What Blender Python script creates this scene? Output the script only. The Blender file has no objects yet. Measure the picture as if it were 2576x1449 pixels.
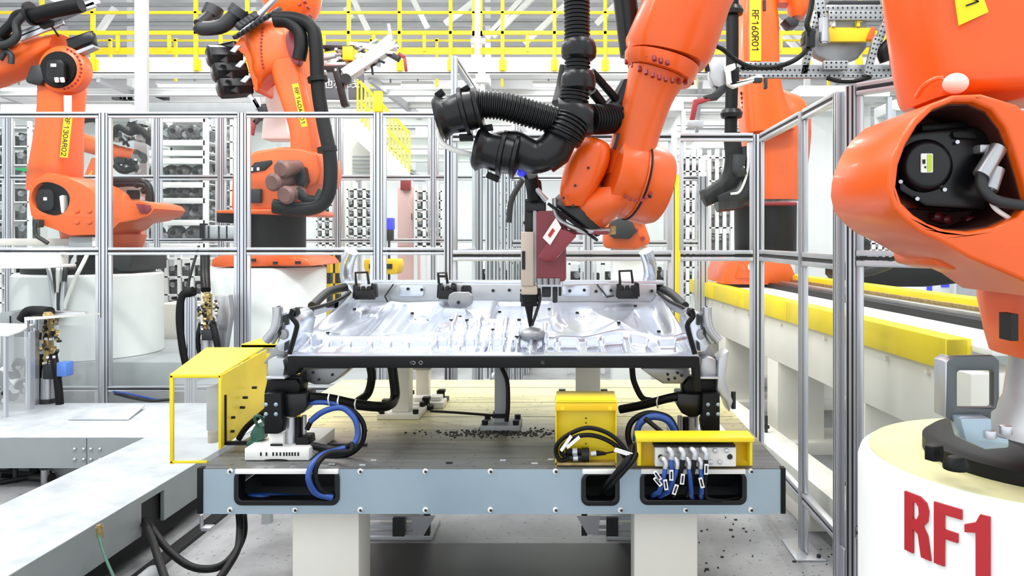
import bpy, bmesh, math, random
from mathutils import Vector, Matrix
from mathutils.geometry import tessellate_polygon
random.seed(7)
C = bpy.context.scene.collection
SC = bpy.context.scene
# ------------------------------------------------------------------ camera
F, CX, CY, H = 1900.0, 1440.0, 600.0, 1.7     # focal length and principal point in photo pixels, eye height in m
cam_data = bpy.data.cameras.new('camera')
cam = bpy.data.objects.new('camera', cam_data); C.objects.link(cam)
cam.location = (0, 0, H); cam.rotation_euler = (math.pi/2, 0, 0)
cam_data.sensor_width = 36.0; cam_data.lens = 36.0*F/2576
cam_data.shift_x = (1288-CX)/2576; cam_data.shift_y = -(724.5-CY)/2576
cam_data.clip_end = 200
SC.camera = cam
# ------------------------------------------------------------------ light
w = bpy.data.worlds.new('hall_light'); SC.world = w; w.use_nodes = True
w.node_tree.nodes['Background'].inputs[0].default_value = (0.93, 0.97, 1.0, 1)
w.node_tree.nodes['Background'].inputs[1].default_value = 1.3
def area(loc, size, sy, power, rot=(0,0,0)):
    l = bpy.data.lights.new('ceiling_lamp', 'AREA'); l.shape = 'RECTANGLE'; l.size = size; l.size_y = sy; l.energy = power
    o = bpy.data.objects.new('ceiling_lamp', l); o.location = loc; o.rotation_euler = rot; C.objects.link(o)
for ax, ay, p in [(-6,1.5,80),(-2.2,1.5,90),(1.6,1.5,90),(5,3,90),(-6,6.2,110),(-1.5,6.2,110),(3,6.2,110),(-6,11,200),(-1,11,200),(4,11,200),(-9,20.5,260),(-3,20.5,260),(3,20.5,260)]:
    area((ax, ay, 7.5), 0.35, 3.2, p)
for ax, ay, az in [(-4.2,17,4.6),(-8.8,17,4.6),(-.3,17.2,4.6),(2.9,17,4.6),(-11,14,5)]: area((ax, ay, az), 2.2, .4, 90)
for ax, ay in [(-6.5,3.2),(-3,3.2),(.4,3.6)]: area((ax, ay, 6.8), 2.0, .5, 120, (math.radians(52),0,0))
SC.view_settings.view_transform = 'Standard'; SC.view_settings.look = 'None'
SC.view_settings.gamma = 1; SC.view_settings.use_curve_mapping = False
SC.view_settings.exposure = 0.24
try:
    SC.cycles.max_bounces = 8; SC.cycles.transparent_max_bounces = 24; SC.cycles.diffuse_bounces = 3; SC.cycles.glossy_bounces = 3
    SC.cycles.caustics_reflective = False; SC.cycles.sample_clamp_indirect = 5
except Exception: pass
# ------------------------------------------------------------------ materials
def lin(c): return tuple(((x/255)/12.92 if x/255 <= .04045 else ((x/255+.055)/1.055)**2.4) for x in c)
def mat(name, rgb, rough=.5, metal=0., vary=.08, scale=6., bump=0., bscale=60., emit=0., coat=0., rgb2=None, stretch=None, spec=None):
    m = bpy.data.materials.new(name); m.use_nodes = True; nt = m.node_tree; b = nt.nodes['Principled BSDF']
    tc = nt.nodes.new('ShaderNodeTexCoord'); mp = nt.nodes.new('ShaderNodeMapping'); nt.links.new(tc.outputs['Object'], mp.inputs[0])
    if stretch: mp.inputs['Scale'].default_value = stretch
    n = nt.nodes.new('ShaderNodeTexNoise'); n.inputs['Scale'].default_value = scale; n.inputs['Detail'].default_value = 6
    nt.links.new(mp.outputs[0], n.inputs['Vector'])
    r = nt.nodes.new('ShaderNodeValToRGB'); nt.links.new(n.outputs['Fac'], r.inputs[0])
    c = lin(rgb); c2 = lin(rgb2) if rgb2 else tuple(x*(1-vary*2) for x in c)
    r.color_ramp.elements[0].position = .3; r.color_ramp.elements[1].position = .62
    r.color_ramp.elements[0].color = (*c2, 1); r.color_ramp.elements[1].color = (*c, 1)
    nt.links.new(r.outputs[0], b.inputs['Base Color'])
    b.inputs['Roughness'].default_value = rough; b.inputs['Metallic'].default_value = metal
    if coat: b.inputs['Coat Weight'].default_value = coat; b.inputs['Coat Roughness'].default_value = .12
    if spec is not None: b.inputs['Specular IOR Level'].default_value = spec
    if emit:
        nt.links.new(r.outputs[0], b.inputs['Emission Color']); b.inputs['Emission Strength'].default_value = emit
    if bump:
        n2 = nt.nodes.new('ShaderNodeTexNoise'); n2.inputs['Scale'].default_value = bscale; n2.inputs['Detail'].default_value = 4
        nt.links.new(mp.outputs[0], n2.inputs['Vector'])
        bp = nt.nodes.new('ShaderNodeBump'); bp.inputs['Strength'].default_value = bump; bp.inputs['Distance'].default_value = .01
        nt.links.new(n2.outputs['Fac'], bp.inputs['Height']); nt.links.new(bp.outputs[0], b.inputs['Normal'])
    return m
M = {}
M['orange'] = mat('orange_paint', (234,98,28), .4, 0, .05, 3, coat=.12)
M['orange_near'] = mat('orange_paint_deep', (238,92,6), .36, 0, .04, 3, coat=.18)
M['white'] = mat('white_paint', (244,246,244), .45, 0, .03, 2)
M['cream'] = mat('cream_steel', (238,234,224), .5, 0, .04, 3)
M['yellow'] = mat('yellow_paint', (250,222,30), .42, 0, .07, 4)
M['yellow_deep'] = mat('golden_yellow_paint', (252,205,20), .45, 0, .05, 4)
M['rail_yellow'] = mat('railing_yellow', (252,226,40), .5, 0, .04, 4)
M['alu'] = mat('anodised_aluminium', (205,208,214), .36, .75, .04, 12, stretch=(1,1,.1))
M['alu_dark'] = mat('slot_shadow_aluminium', (92,95,100), .5, .6, .05, 10)
M['sheet'] = mat('pressed_galvanised_steel', (212,219,231), .22, .72, .03, 5, bump=.05, bscale=9)
M['sheet_grey'] = mat('dull_galvanised_steel', (158,160,162), .42, .7, .08, 8)
M['tin'] = mat('beaded_tin', (190,192,195), .35, .8, .1, 6)
M['black'] = mat('black_rubber', (10,11,12), .5, 0, .1, 10, spec=.25)
M['black_gloss'] = mat('black_plastic', (13,14,17), .32, 0, .1, 10, spec=.4)
M['hose'] = mat('black_corrugated_plastic', (16,17,19), .36, 0, .1, 10, spec=.4)
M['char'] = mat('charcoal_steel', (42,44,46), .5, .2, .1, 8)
M['grey'] = mat('grey_paint', (168,172,174), .5, 0, .05, 5)
M['duct'] = mat('grey_duct_steel', (150,156,158), .5, .15, .06, 4)
M['bluegrey'] = mat('brushed_zinc_plate', (164,182,194), .36, .5, .06, 1.6, rgb2=(140,160,174), bump=.04, bscale=14)
M['ducttop'] = mat('scuffed_white_plate', (180,185,188), .5, .05, .08, 7, rgb2=(156,162,166), bump=.05, bscale=30)
M['blue'] = mat('blue_hose', (38,78,156), .38, 0, .1, 10)
M['maroon'] = mat('maroon_paint', (134,34,48), .38, 0, .08, 5, coat=.2)
M['beige'] = mat('beige_cover', (205,190,172), .4, .1, .05, 5)
M['brass'] = mat('brass_fittings', (190,165,110), .4, .6, .2, 30)
M['green'] = mat('dark_green_plastic', (40,92,74), .45, 0, .1, 10)
M['red'] = mat('red_paint', (200,32,36), .45, 0, .06, 5)
M['darkred'] = mat('dark_red_paint', (150,40,44), .45, 0, .06, 5)
M['label'] = mat('white_label', (240,240,236), .5, 0, .02, 5)
M['ink'] = mat('black_ink', (14,14,16), .6, 0, .02, 5)
M['redink'] = mat('red_lettering', (186,34,42), .5, 0, .05, 5)
M['sticker'] = mat('yellow_sticker', (255,206,24), .45, 0, .02, 5)
M['brown'] = mat('brown_cast_motor', (128,92,86), .45, .1, .1, 8)
M['blackyel'] = mat('black_band', (30,30,30), .6)
M['glow'] = mat('lit_tube', (255,255,255), .5, emit=6)
M['greenlamp'] = mat('green_indicator', (20,190,110), .4, emit=.6)
M['bluelamp'] = mat('blue_indicator', (60,70,230), .4, emit=.5)
M['casting'] = mat('machined_casting', (120,122,124), .45, .35, .35, 16, rgb2=(50,50,52))
M['casting_light'] = mat('pale_casting', (176,178,180), .45, .35, .35, 16, rgb2=(90,90,94))
M['walllow'] = mat('white_cladding', (240,240,241), .6, 0, .03, .6)
M['wallup'] = mat('grey_cladding', (212,212,214), .6, 0, .04, .6)
M['signgrey'] = mat('dark_grey_sign', (88,88,92), .6, 0, .03, 2)
M['pinkish'] = mat('pale_red_cabinet', (236,196,190), .5, 0, .03, 2)
M['pedtop'] = mat('cream_drum_top', (226,226,168), .5, 0, .12, 3, rgb2=(178,172,136))
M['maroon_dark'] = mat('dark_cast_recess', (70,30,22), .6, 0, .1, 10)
M['limegreen'] = mat('lime_print', (196,222,60), .5)
M['capwhite'] = mat('pale_pink_cap', (250,226,214), .45)
M['stickerbright'] = mat('bright_yellow_sticker', (255,236,0), .45)
M['winplate'] = mat('dark_grey_steel', (92,97,99), .38, .4, .06, 8)
M['bluetape'] = mat('blue_filter_bowl', (86,130,210), .35)
M['colgrey'] = mat('pale_grey_paint', (196,198,201), .5, 0, .03, 2)
M['xmember'] = mat('grey_zinc_member', (192,195,198), .36, .6, .06, 8)
M['darkpatch'] = mat('black_floor_patch', (30,31,32), .42, .2, .2, 1.5, rgb2=(28,28,29), bump=.05, bscale=8)
def glass(name, tint=(.97,.985,.98), haze=.05, refl=.08):
    m = bpy.data.materials.new(name); m.use_nodes = True; nt = m.node_tree; nt.nodes.clear()
    out = nt.nodes.new('ShaderNodeOutputMaterial'); tr = nt.nodes.new('ShaderNodeBsdfTransparent'); tr.inputs[0].default_value = (*tint, 1)
    df = nt.nodes.new('ShaderNodeBsdfDiffuse'); df.inputs[0].default_value = (.9,.92,.93,1)
    gl = nt.nodes.new('ShaderNodeBsdfGlossy'); gl.inputs['Roughness'].default_value = .04
    n = nt.nodes.new('ShaderNodeTexNoise'); n.inputs['Scale'].default_value = 2.5; n.inputs['Detail'].default_value = 5
    mr = nt.nodes.new('ShaderNodeMapRange'); mr.inputs[3].default_value = haze*.4; mr.inputs[4].default_value = haze*1.7
    nt.links.new(n.outputs['Fac'], mr.inputs[0])
    m1 = nt.nodes.new('ShaderNodeMixShader'); m2 = nt.nodes.new('ShaderNodeMixShader'); m2.inputs[0].default_value = refl
    nt.links.new(mr.outputs[0], m1.inputs[0]); nt.links.new(tr.outputs[0], m1.inputs[1]); nt.links.new(df.outputs[0], m1.inputs[2])
    nt.links.new(m1.outputs[0], m2.inputs[1]); nt.links.new(gl.outputs[0], m2.inputs[2]); nt.links.new(m2.outputs[0], out.inputs[0])
    return m
M['glass'] = glass('clear_acrylic', haze=.004, refl=.006)
M['glass_haze'] = glass('scratched_acrylic', (.95,.96,.96), .14, .04)
def floor_mat():
    m = bpy.data.materials.new('dusty_concrete'); m.use_nodes = True; nt = m.node_tree; b = nt.nodes['Principled BSDF']
    tc = nt.nodes.new('ShaderNodeTexCoord'); n = nt.nodes.new('ShaderNodeTexNoise'); n.inputs['Scale'].default_value = 1.1; n.inputs['Detail'].default_value = 9
    nt.links.new(tc.outputs['Object'], n.inputs['Vector'])
    r = nt.nodes.new('ShaderNodeValToRGB'); e = r.color_ramp.elements
    e[0].position = .36; e[0].color = (*lin((112,113,115)), 1); e[1].position = .6; e[1].color = (*lin((166,167,168)), 1)
    nt.links.new(n.outputs['Fac'], r.inputs[0])
    v = nt.nodes.new('ShaderNodeTexNoise'); v.inputs['Scale'].default_value = 34; v.inputs['Detail'].default_value = 3
    nt.links.new(tc.outputs['Object'], v.inputs['Vector'])
    r2 = nt.nodes.new('ShaderNodeValToRGB'); r2.color_ramp.elements[0].position = .3; r2.color_ramp.elements[0].color = (.45,.45,.45,1)
    r2.color_ramp.elements[1].position = .38; r2.color_ramp.elements[1].color = (1,1,1,1); nt.links.new(v.outputs['Fac'], r2.inputs[0])
    mx = nt.nodes.new('ShaderNodeMix'); mx.data_type = 'RGBA'; mx.blend_type = 'MULTIPLY'; mx.inputs[0].default_value = 1
    nt.links.new(r.outputs[0], mx.inputs['A']); nt.links.new(r2.outputs[0], mx.inputs['B']); nt.links.new(mx.outputs['Result'], b.inputs['Base Color'])
    b.inputs['Roughness'].default_value = .45
    return m
M['floor'] = floor_mat()
def tabletop_mat():
    # the plate carries its own dirt: oil-dark towards the operator's edge, bare cream paint at the back
    m = bpy.data.materials.new('oily_cream_plate'); m.use_nodes = True; nt = m.node_tree; b = nt.nodes['Principled BSDF']
    tc = nt.nodes.new('ShaderNodeTexCoord'); sp = nt.nodes.new('ShaderNodeSeparateXYZ'); nt.links.new(tc.outputs['Object'], sp.inputs[0])
    n = nt.nodes.new('ShaderNodeTexNoise'); n.inputs['Scale'].default_value = 3; n.inputs['Detail'].default_value = 8
    mp = nt.nodes.new('ShaderNodeMapping'); mp.inputs['Scale'].default_value = (.6,2.2,1); nt.links.new(tc.outputs['Object'], mp.inputs[0]); nt.links.new(mp.outputs[0], n.inputs['Vector'])
    ma = nt.nodes.new('ShaderNodeMath'); ma.operation = 'MULTIPLY_ADD'; ma.inputs[1].default_value = .7; ma.inputs[2].default_value = .51
    nt.links.new(n.outputs['Fac'], ma.inputs[0])
    ad = nt.nodes.new('ShaderNodeMath'); ad.operation = 'ADD'; nt.links.new(sp.outputs['Y'], ad.inputs[0]); nt.links.new(ma.outputs[0], ad.inputs[1])
    r = nt.nodes.new('ShaderNodeValToRGB'); e = r.color_ramp.elements
    e[0].position = .05; e[0].color = (*lin((96,98,97)), 1); e[1].position = .98; e[1].color = (*lin((238,229,172)), 1)
    for p, c in ((.32,(112,112,106)), (.5,(156,150,128)), (.72,(206,198,152))):
        x = e.new(p); x.color = (*lin(c), 1)
    nt.links.new(ad.outputs[0], r.inputs[0])
    n2 = nt.nodes.new('ShaderNodeTexNoise'); n2.inputs['Scale'].default_value = 45; nt.links.new(tc.outputs['Object'], n2.inputs['Vector'])
    r2 = nt.nodes.new('ShaderNodeValToRGB'); r2.color_ramp.elements[0].position = .28; r2.color_ramp.elements[0].color = (.3,.3,.3,1)
    r2.color_ramp.elements[1].position = .36; r2.color_ramp.elements[1].color = (1,1,1,1); nt.links.new(n2.outputs['Fac'], r2.inputs[0])
    mx = nt.nodes.new('ShaderNodeMix'); mx.data_type = 'RGBA'; mx.blend_type = 'MULTIPLY'; mx.inputs[0].default_value = .8
    nt.links.new(r.outputs[0], mx.inputs['A']); nt.links.new(r2.outputs[0], mx.inputs['B'])
    mp3 = nt.nodes.new('ShaderNodeMapping'); mp3.inputs['Scale'].default_value = (1.1,17,1); nt.links.new(tc.outputs['Object'], mp3.inputs[0])
    n3 = nt.nodes.new('ShaderNodeTexNoise'); n3.inputs['Scale'].default_value = 2.2; n3.inputs['Detail'].default_value = 7; nt.links.new(mp3.outputs[0], n3.inputs['Vector'])
    r3 = nt.nodes.new('ShaderNodeValToRGB'); r3.color_ramp.elements[0].position = .36; r3.color_ramp.elements[0].color = (.42,.42,.43,1)
    r3.color_ramp.elements[1].position = .52; r3.color_ramp.elements[1].color = (1,1,1,1); nt.links.new(n3.outputs['Fac'], r3.inputs[0])
    mx3 = nt.nodes.new('ShaderNodeMix'); mx3.data_type = 'RGBA'; mx3.blend_type = 'MULTIPLY'; mx3.inputs[0].default_value = .55
    nt.links.new(mx.outputs['Result'], mx3.inputs['A']); nt.links.new(r3.outputs[0], mx3.inputs['B']); nt.links.new(mx3.outputs['Result'], b.inputs['Base Color'])
    b.inputs['Roughness'].default_value = .38; b.inputs['Metallic'].default_value = .1
    return m
M['tabletop'] = tabletop_mat()
# ------------------------------------------------------------------ mesh tools
def P(px, py, D): return Vector(((px-CX)*D/F, D, H-(py-CY)*D/F))
def S(n, D): return n*D/F
def catmull(pts, k=6):
    if len(pts) < 3: return [Vector(p) for p in pts]
    q = [Vector(p) for p in pts]; q = [q[0]*2-q[1]] + q + [q[-1]*2-q[-2]]; out = []
    for i in range(1, len(q)-2):
        for j in range(k):
            t = j/k; a, b_, c, d = q[i-1], q[i], q[i+1], q[i+2]
            out.append(.5*((2*b_)+(c-a)*t+(2*a-5*b_+4*c-d)*t*t+(3*b_-a-3*c+d)*t**3))
    out.append(q[-2].copy()); return out
class MB:
    def __init__(s): s.v = []; s.f = []
    def add(s, vs, fs):
        o = len(s.v); s.v += [Vector(v) for v in vs]; s.f += [tuple(i+o for i in f) for f in fs]; return s
    def box(s, a, b):
        x0,y0,z0 = a; x1,y1,z1 = b
        if x0>x1: x0,x1=x1,x0
        if y0>y1: y0,y1=y1,y0
        if z0>z1: z0,z1=z1,z0
        return s.add([(x0,y0,z0),(x1,y0,z0),(x1,y1,z0),(x0,y1,z0),(x0,y0,z1),(x1,y0,z1),(x1,y1,z1),(x0,y1,z1)],
                     [(0,3,2,1),(4,5,6,7),(0,1,5,4),(1,2,6,5),(2,3,7,6),(3,0,4,7)])
    def bpx(s, x0, y0, x1, y1, D, t):           # a box whose front face fills that patch at distance D
        a = P(x0,y0,D); b = P(x1,y1,D); return s.box((a.x,D,b.z),(b.x,D+t,a.z))
    def bar(s, p, q, w, h=None, up=Vector((0,0,1))):
        p, q = Vector(p), Vector(q); h = h or w; d = (q-p).normalized()
        u = d.cross(up)
        if u.length < 1e-4: u = d.cross(Vector((0,1,0)))
        u.normalize(); v = u.cross(d).normalized(); u *= w/2; v *= h/2
        return s.add([p-u-v,p+u-v,p+u+v,p-u+v,q-u-v,q+u-v,q+u+v,q-u+v],[(0,1,2,3),(7,6,5,4),(0,4,5,1),(1,5,6,2),(2,6,7,3),(3,7,4,0)])
    def tube(s, pts, r, n=10, sm=0, caps=True):
        pts = catmull(pts, sm) if sm else [Vector(p) for p in pts]
        rs = r if isinstance(r, (list, tuple)) else [r]*len(pts)
        if len(rs) != len(pts): rs = [rs[min(len(rs)-1, int(i*len(rs)/len(pts)))] for i in range(len(pts))]
        vs = []; fs = []; prev = None
        for i, p in enumerate(pts):
            d = (pts[min(i+1,len(pts)-1)]-pts[max(i-1,0)])
            if d.length < 1e-9: d = Vector((0,0,1))
            d.normalize()
            if prev is None:
                u = d.cross(Vector((0,0,1)))
                if u.length < 1e-3: u = d.cross(Vector((0,1,0)))
            else: u = prev - d*prev.dot(d)
            u.normalize(); prev = u; v = d.cross(u)
            for k in range(n):
                a = 2*math.pi*k/n; vs.append(p+(u*math.cos(a)+v*math.sin(a))*rs[i])
            if i:
                for k in range(n): fs.append(((i-1)*n+k,(i-1)*n+(k+1)%n,i*n+(k+1)%n,i*n+k))
        if caps: fs.append(tuple(range(n))[::-1]); fs.append(tuple((len(pts)-1)*n+k for k in range(n)))
        return s.add(vs, fs)
    def cyl(s, p, q, r, r2=None, n=20): return s.tube([p,q],[r,r if r2 is None else r2],n)
    def lathe(s, p, axis, prof, n=28):          # prof: (distance along axis, radius)
        axis = Vector(axis).normalized(); return s.tube_exact([Vector(p)+axis*a for a,_ in prof],[b for _,b in prof],axis,n)
    def tube_exact(s, pts, rs, axis, n):
        u = axis.cross(Vector((0,0,1)))
        if u.length < 1e-3: u = axis.cross(Vector((0,1,0)))
        u.normalize(); v = axis.cross(u); vs = []; fs = []
        for i,p in enumerate(pts):
            for k in range(n):
                a = 2*math.pi*k/n; vs.append(p+(u*math.cos(a)+v*math.sin(a))*max(rs[i],1e-5))
            if i:
                for k in range(n): fs.append(((i-1)*n+k,(i-1)*n+(k+1)%n,i*n+(k+1)%n,i*n+k))
        fs.append(tuple(range(n))[::-1]); fs.append(tuple((len(pts)-1)*n+k for k in range(n)))
        return s.add(vs, fs)
    def sphere(s, c, r, n=16, sc=(1,1,1)):
        c = Vector(c); vs = []; fs = []; m = n//2
        for i in range(m+1):
            t = math.pi*i/m
            for k in range(n):
                a = 2*math.pi*k/n
                vs.append(c+Vector((r*sc[0]*max(math.sin(t),.002)*math.cos(a), r*sc[1]*max(math.sin(t),.002)*math.sin(a), r*sc[2]*math.cos(t))))
            if i:
                for k in range(n): fs.append(((i-1)*n+k,i*n+k,i*n+(k+1)%n,(i-1)*n+(k+1)%n))
        return s.add(vs, fs)
    def prism(s, loops, d, origin=None):        # loops of 3D points (outer, holes), extruded by vector d
        loops = [[Vector(p) for p in l] for l in loops]; d = Vector(d)
        tri = tessellate_polygon(loops); flat = [p for l in loops for p in l]; n = len(flat)
        fs = [tuple(t) for t in tri] + [tuple(i+n for i in t)[::-1] for t in tri]; o = 0
        for l in loops:
            k = len(l)
            for i in range(k): fs.append((o+i, o+(i+1)%k, o+n+(i+1)%k, o+n+i))
            o += k
        return s.add(flat+[p+d for p in flat], fs)
    def slab(s, pts, D, t, holes=()):           # outline in photo pixels standing at distance D, t metres deep
        return s.prism([[P(x,y,D) for x,y in pts]]+[[P(x,y,D) for x,y in h] for h in holes], (0,t,0))
    def loft(s, secs, n=24, e=2.6):             # secs: (centre, u, v) half-axis vectors
        vs = []; fs = []
        for i,(c,u,v) in enumerate(secs):
            for k in range(n):
                a = 2*math.pi*k/n; ca, sa = math.cos(a), math.sin(a)
                vs.append(Vector(c)+Vector(u)*math.copysign(abs(ca)**(2/e),ca)+Vector(v)*math.copysign(abs(sa)**(2/e),sa))
            if i:
                for k in range(n): fs.append(((i-1)*n+k,(i-1)*n+(k+1)%n,i*n+(k+1)%n,i*n+k))
        fs.append(tuple(range(n))[::-1]); fs.append(tuple((len(secs)-1)*n+k for k in range(n)))
        return s.add(vs, fs)
    def arm(s, secs, D, n=28, e=2.8, sm=0):     # secs: ((xl,yl),(xr,yr),half depth[, dD]) across the limb
        out = []
        for sec in secs:
            dd = D+(sec[3] if len(sec) > 3 else 0)
            a = P(*sec[0],dd); b = P(*sec[1],dd); out.append(((a+b)/2,(b-a)/2,Vector((0,sec[2],0))))
        if sm:
            cs = catmull([o[0] for o in out],sm); us = catmull([o[1] for o in out],sm); vs = catmull([o[2] for o in out],sm)
            out = list(zip(cs,us,vs))
        return s.loft(out, n, e)
    def build(s, name, material, parent=None, bev=0, seg=2, ang=38, flat=False):
        off = Vector(parent['_o']) if parent is not None and '_o' in parent else Vector((0,0,0))
        me = bpy.data.meshes.new(name); me.from_pydata([v-off for v in s.v], [], s.f)
        bm = bmesh.new(); bm.from_mesh(me); bmesh.ops.remove_doubles(bm, verts=bm.verts, dist=1e-6)
        bmesh.ops.recalc_face_normals(bm, faces=bm.faces)
        if bev:
            ed = [e for e in bm.edges if len(e.link_faces) == 2 and e.calc_face_angle(0) > math.radians(50)]
            bmesh.ops.bevel(bm, geom=ed, offset=bev, segments=seg, affect='EDGES', profile=.5, clamp_overlap=True)
        bm.to_mesh(me); bm.free(); me.materials.append(M[material] if isinstance(material, str) else material)
        if not flat:
            me.shade_smooth()
            try: me.set_sharp_from_angle(angle=math.radians(ang))
            except Exception: pass
        o = bpy.data.objects.new(name, me); C.objects.link(o)
        if parent is not None: o.parent = parent; o['_o'] = tuple(off)
        else: o['_o'] = (0,0,0)
        return o
def T(name, label, cat, loc, group=None):
    o = bpy.data.objects.new(name, None); C.objects.link(o); o.location = loc; o['_o'] = tuple(loc); o.empty_display_size = .1
    o['label'] = label; o['category'] = cat
    if group: o['group'] = group
    return o
def tag(o, label, cat, group=None, kind=None):
    # a thing that is one mesh: move its origin to its own base
    me = o.data; n = len(me.vertices)
    xs = [v.co.x for v in me.vertices]; ys = [v.co.y for v in me.vertices]; zs = [v.co.z for v in me.vertices]
    c = Vector(((min(xs)+max(xs))/2,(min(ys)+max(ys))/2,min(zs))); me.transform(Matrix.Translation(-c)); o.location = c; o['_o'] = tuple(c)
    o['label'] = label; o['category'] = cat
    if group: o['group'] = group
    if kind: o['kind'] = kind
    return o
def struct(o, label=None):
    o['kind'] = 'structure'
    if label: o['label'] = label
    return o
def copytree(o, loc, label=None, rz=None, scale=None):
    off = Vector(loc)
    def rec(a, par):
        c = a.copy(); C.objects.link(c)
        if par is not None: c.parent = par
        for ch in a.children: rec(ch, c)
        return c
    r = rec(o, None); r.location = off
    if rz is not None: r.rotation_euler.z = rz
    if scale: r.scale = (scale,)*3 if isinstance(scale,(int,float)) else scale
    if label: r['label'] = label
    return r
def text(s, name, size, material, parent, origin, right, up, ext=.002, align='LEFT', wrap=None, fit=None, bold=0):
    # flat lettering laid on a surface; right and up are unit vectors; wrap=(centre, radius) bends it round a drum
    cu = bpy.data.curves.new(name, 'FONT'); cu.body = s; cu.size = size; cu.extrude = ext; cu.align_x = align; cu.offset = bold
    t = bpy.data.objects.new(name, cu); C.objects.link(t)
    me = bpy.data.meshes.new_from_object(t); bpy.data.objects.remove(t)
    if fit:                                      # stretch the line to a measured length and letter height
        xs = [v.co.x for v in me.vertices]; ys = [v.co.y for v in me.vertices]; x0, y0 = min(xs), min(ys); kx, ky = fit[0]/(max(xs)-x0), fit[1]/(max(ys)-y0)
        for v in me.vertices: v.co.x = (v.co.x-x0)*kx; v.co.y = (v.co.y-y0)*ky
    right, up, origin = Vector(right).normalized(), Vector(up).normalized(), Vector(origin); nrm = right.cross(up)
    off = Vector(parent['_o']) if parent is not None else Vector((0,0,0))
    for v in me.vertices:
        if wrap:
            c, R, a0 = wrap; a = a0+v.co.x/R; rr = R+v.co.z
            p = Vector((c[0]+rr*math.sin(a), c[1]-rr*math.cos(a), origin.z+v.co.y))
        else: p = origin+right*v.co.x+up*v.co.y+nrm*v.co.z
        v.co = p-off
    me.materials.clear(); me.materials.append(M[material]); o = bpy.data.objects.new(name, me); C.objects.link(o)
    if parent is not None: o.parent = parent
    return o
STROKES = {'R':[[(0,0),(0,1),(.35,1),(.52,.9),(.55,.75),(.5,.6),(.35,.5),(0,.5)],[(.3,.5),(.56,0)]],'F':[[(0,0),(0,1),(.55,1)],[(0,.52),(.45,.52)]],
 '1':[[(.08,.78),(.36,1),(.36,0)]],'6':[[(.45,1),(.12,.5),(.02,.28),(.1,.06),(.28,0),(.46,.06),(.54,.28),(.45,.5),(.28,.56),(.1,.48)]],
 '0':[[(.28,0),(.08,.1),(0,.3),(0,.7),(.08,.9),(.28,1),(.47,.9),(.55,.7),(.55,.3),(.47,.1),(.28,0)]],'4':[[(.42,0),(.42,.45)],[(.3,1),(0,.24),(.56,.24)]],
 '3':[[(.02,.85),(.15,.98),(.35,1),(.5,.88),(.5,.66),(.38,.55),(.2,.53)],[(.38,.55),(.54,.4),(.54,.16),(.4,.02),(.16,0),(0,.14)]],
 'A':[[(0,0),(.28,1),(.56,0)],[(.1,.32),(.46,.32)]],'2':[[(.02,.8),(.12,.96),(.3,1),(.5,.9),(.52,.7),(0,0),(.56,0)]]}
def engrave(s, mat_, parent, origin, right, up, L, hgt, ext=.0015, wt=.13):
    # single-stroke engraved lettering along right, letter height hgt
    right, up = Vector(right).normalized(), Vector(up).normalized(); up = (up-right*up.dot(right)).normalized(); nrm = right.cross(up); n = len(s); cw = L/n; b = MB(); o = Vector(origin)
    for i,ch in enumerate(s):
        for st in STROKES[ch]:
            for (x0,y0),(x1,y1) in zip(st,st[1:]):
                p = o+right*(i*cw+x0*cw*1.3)+up*y0*hgt; q = o+right*(i*cw+x1*cw*1.3)+up*y1*hgt; d = (q-p).normalized()*wt*hgt*.3
                b.bar(p-d,q+d,wt*hgt,ext,up=nrm)
    return b.build('lettering',mat_,parent,flat=True)
def rrect(x0, y0, x1, y1, r, k=5):
    pts = []
    for cx, cy, a0 in ((x1-r,y0+r,-90),(x1-r,y1-r,0),(x0+r,y1-r,90),(x0+r,y0+r,180)):
        for j in range(k+1):
            a = math.radians(a0+90*j/k); pts.append((cx+r*math.cos(a), cy+r*math.sin(a)))
    return pts
def oval(cx, cy, rx, ry, n=32, rot=0, e=2.):
    out = []; c, s_ = math.cos(math.radians(rot)), math.sin(math.radians(rot))
    for k in range(n):
        a = 2*math.pi*k/n; x = rx*math.copysign(abs(math.cos(a))**(2/e),math.cos(a)); y = ry*math.copysign(abs(math.sin(a))**(2/e),math.sin(a))
        out.append((cx+x*c-y*s_, cy+x*s_+y*c))
    return out
# ================================================================== SETTING
b = MB(); b.box((-16,-1.5,-.05),(14,26,0)); struct(b.build('floor','floor'), 'grey dusty concrete factory floor')
# back wall: grey upper cladding with ribs and white lower wall
b = MB(); b.box((-16,24,0),(14,24.2,5.0)); struct(b.build('wall_back','walllow'), 'white lower wall across the far end of the hall')
b = MB(); b.box((-16,24,5.0),(14,24.2,13))
for i in range(15): b.box((-16,23.93,5.2+i*.52),(14,24,5.24+i*.52))
struct(b.build('wall_back','wallup'), 'grey ribbed cladding high on the far wall')
b = MB(); b.box((-16.2,5,0),(-16,24,9)); struct(b.build('wall_left','walllow'))
b = MB(); b.box((14,5,0),(14.2,24,9)); struct(b.build('wall_right','walllow'))
# roof far above the frame: grey panels with open skylight strips between them
b = MB()
for k in range(13):
    x = -16+k*2.4; b.box((x,-4,9.6),(x+1.25,24,9.7))
for k in range(10): b.box((-16,-3+k*2.8,9.3),(14,-2.7+k*2.8,9.6))
struct(b.build('ceiling','wallup'))
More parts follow.
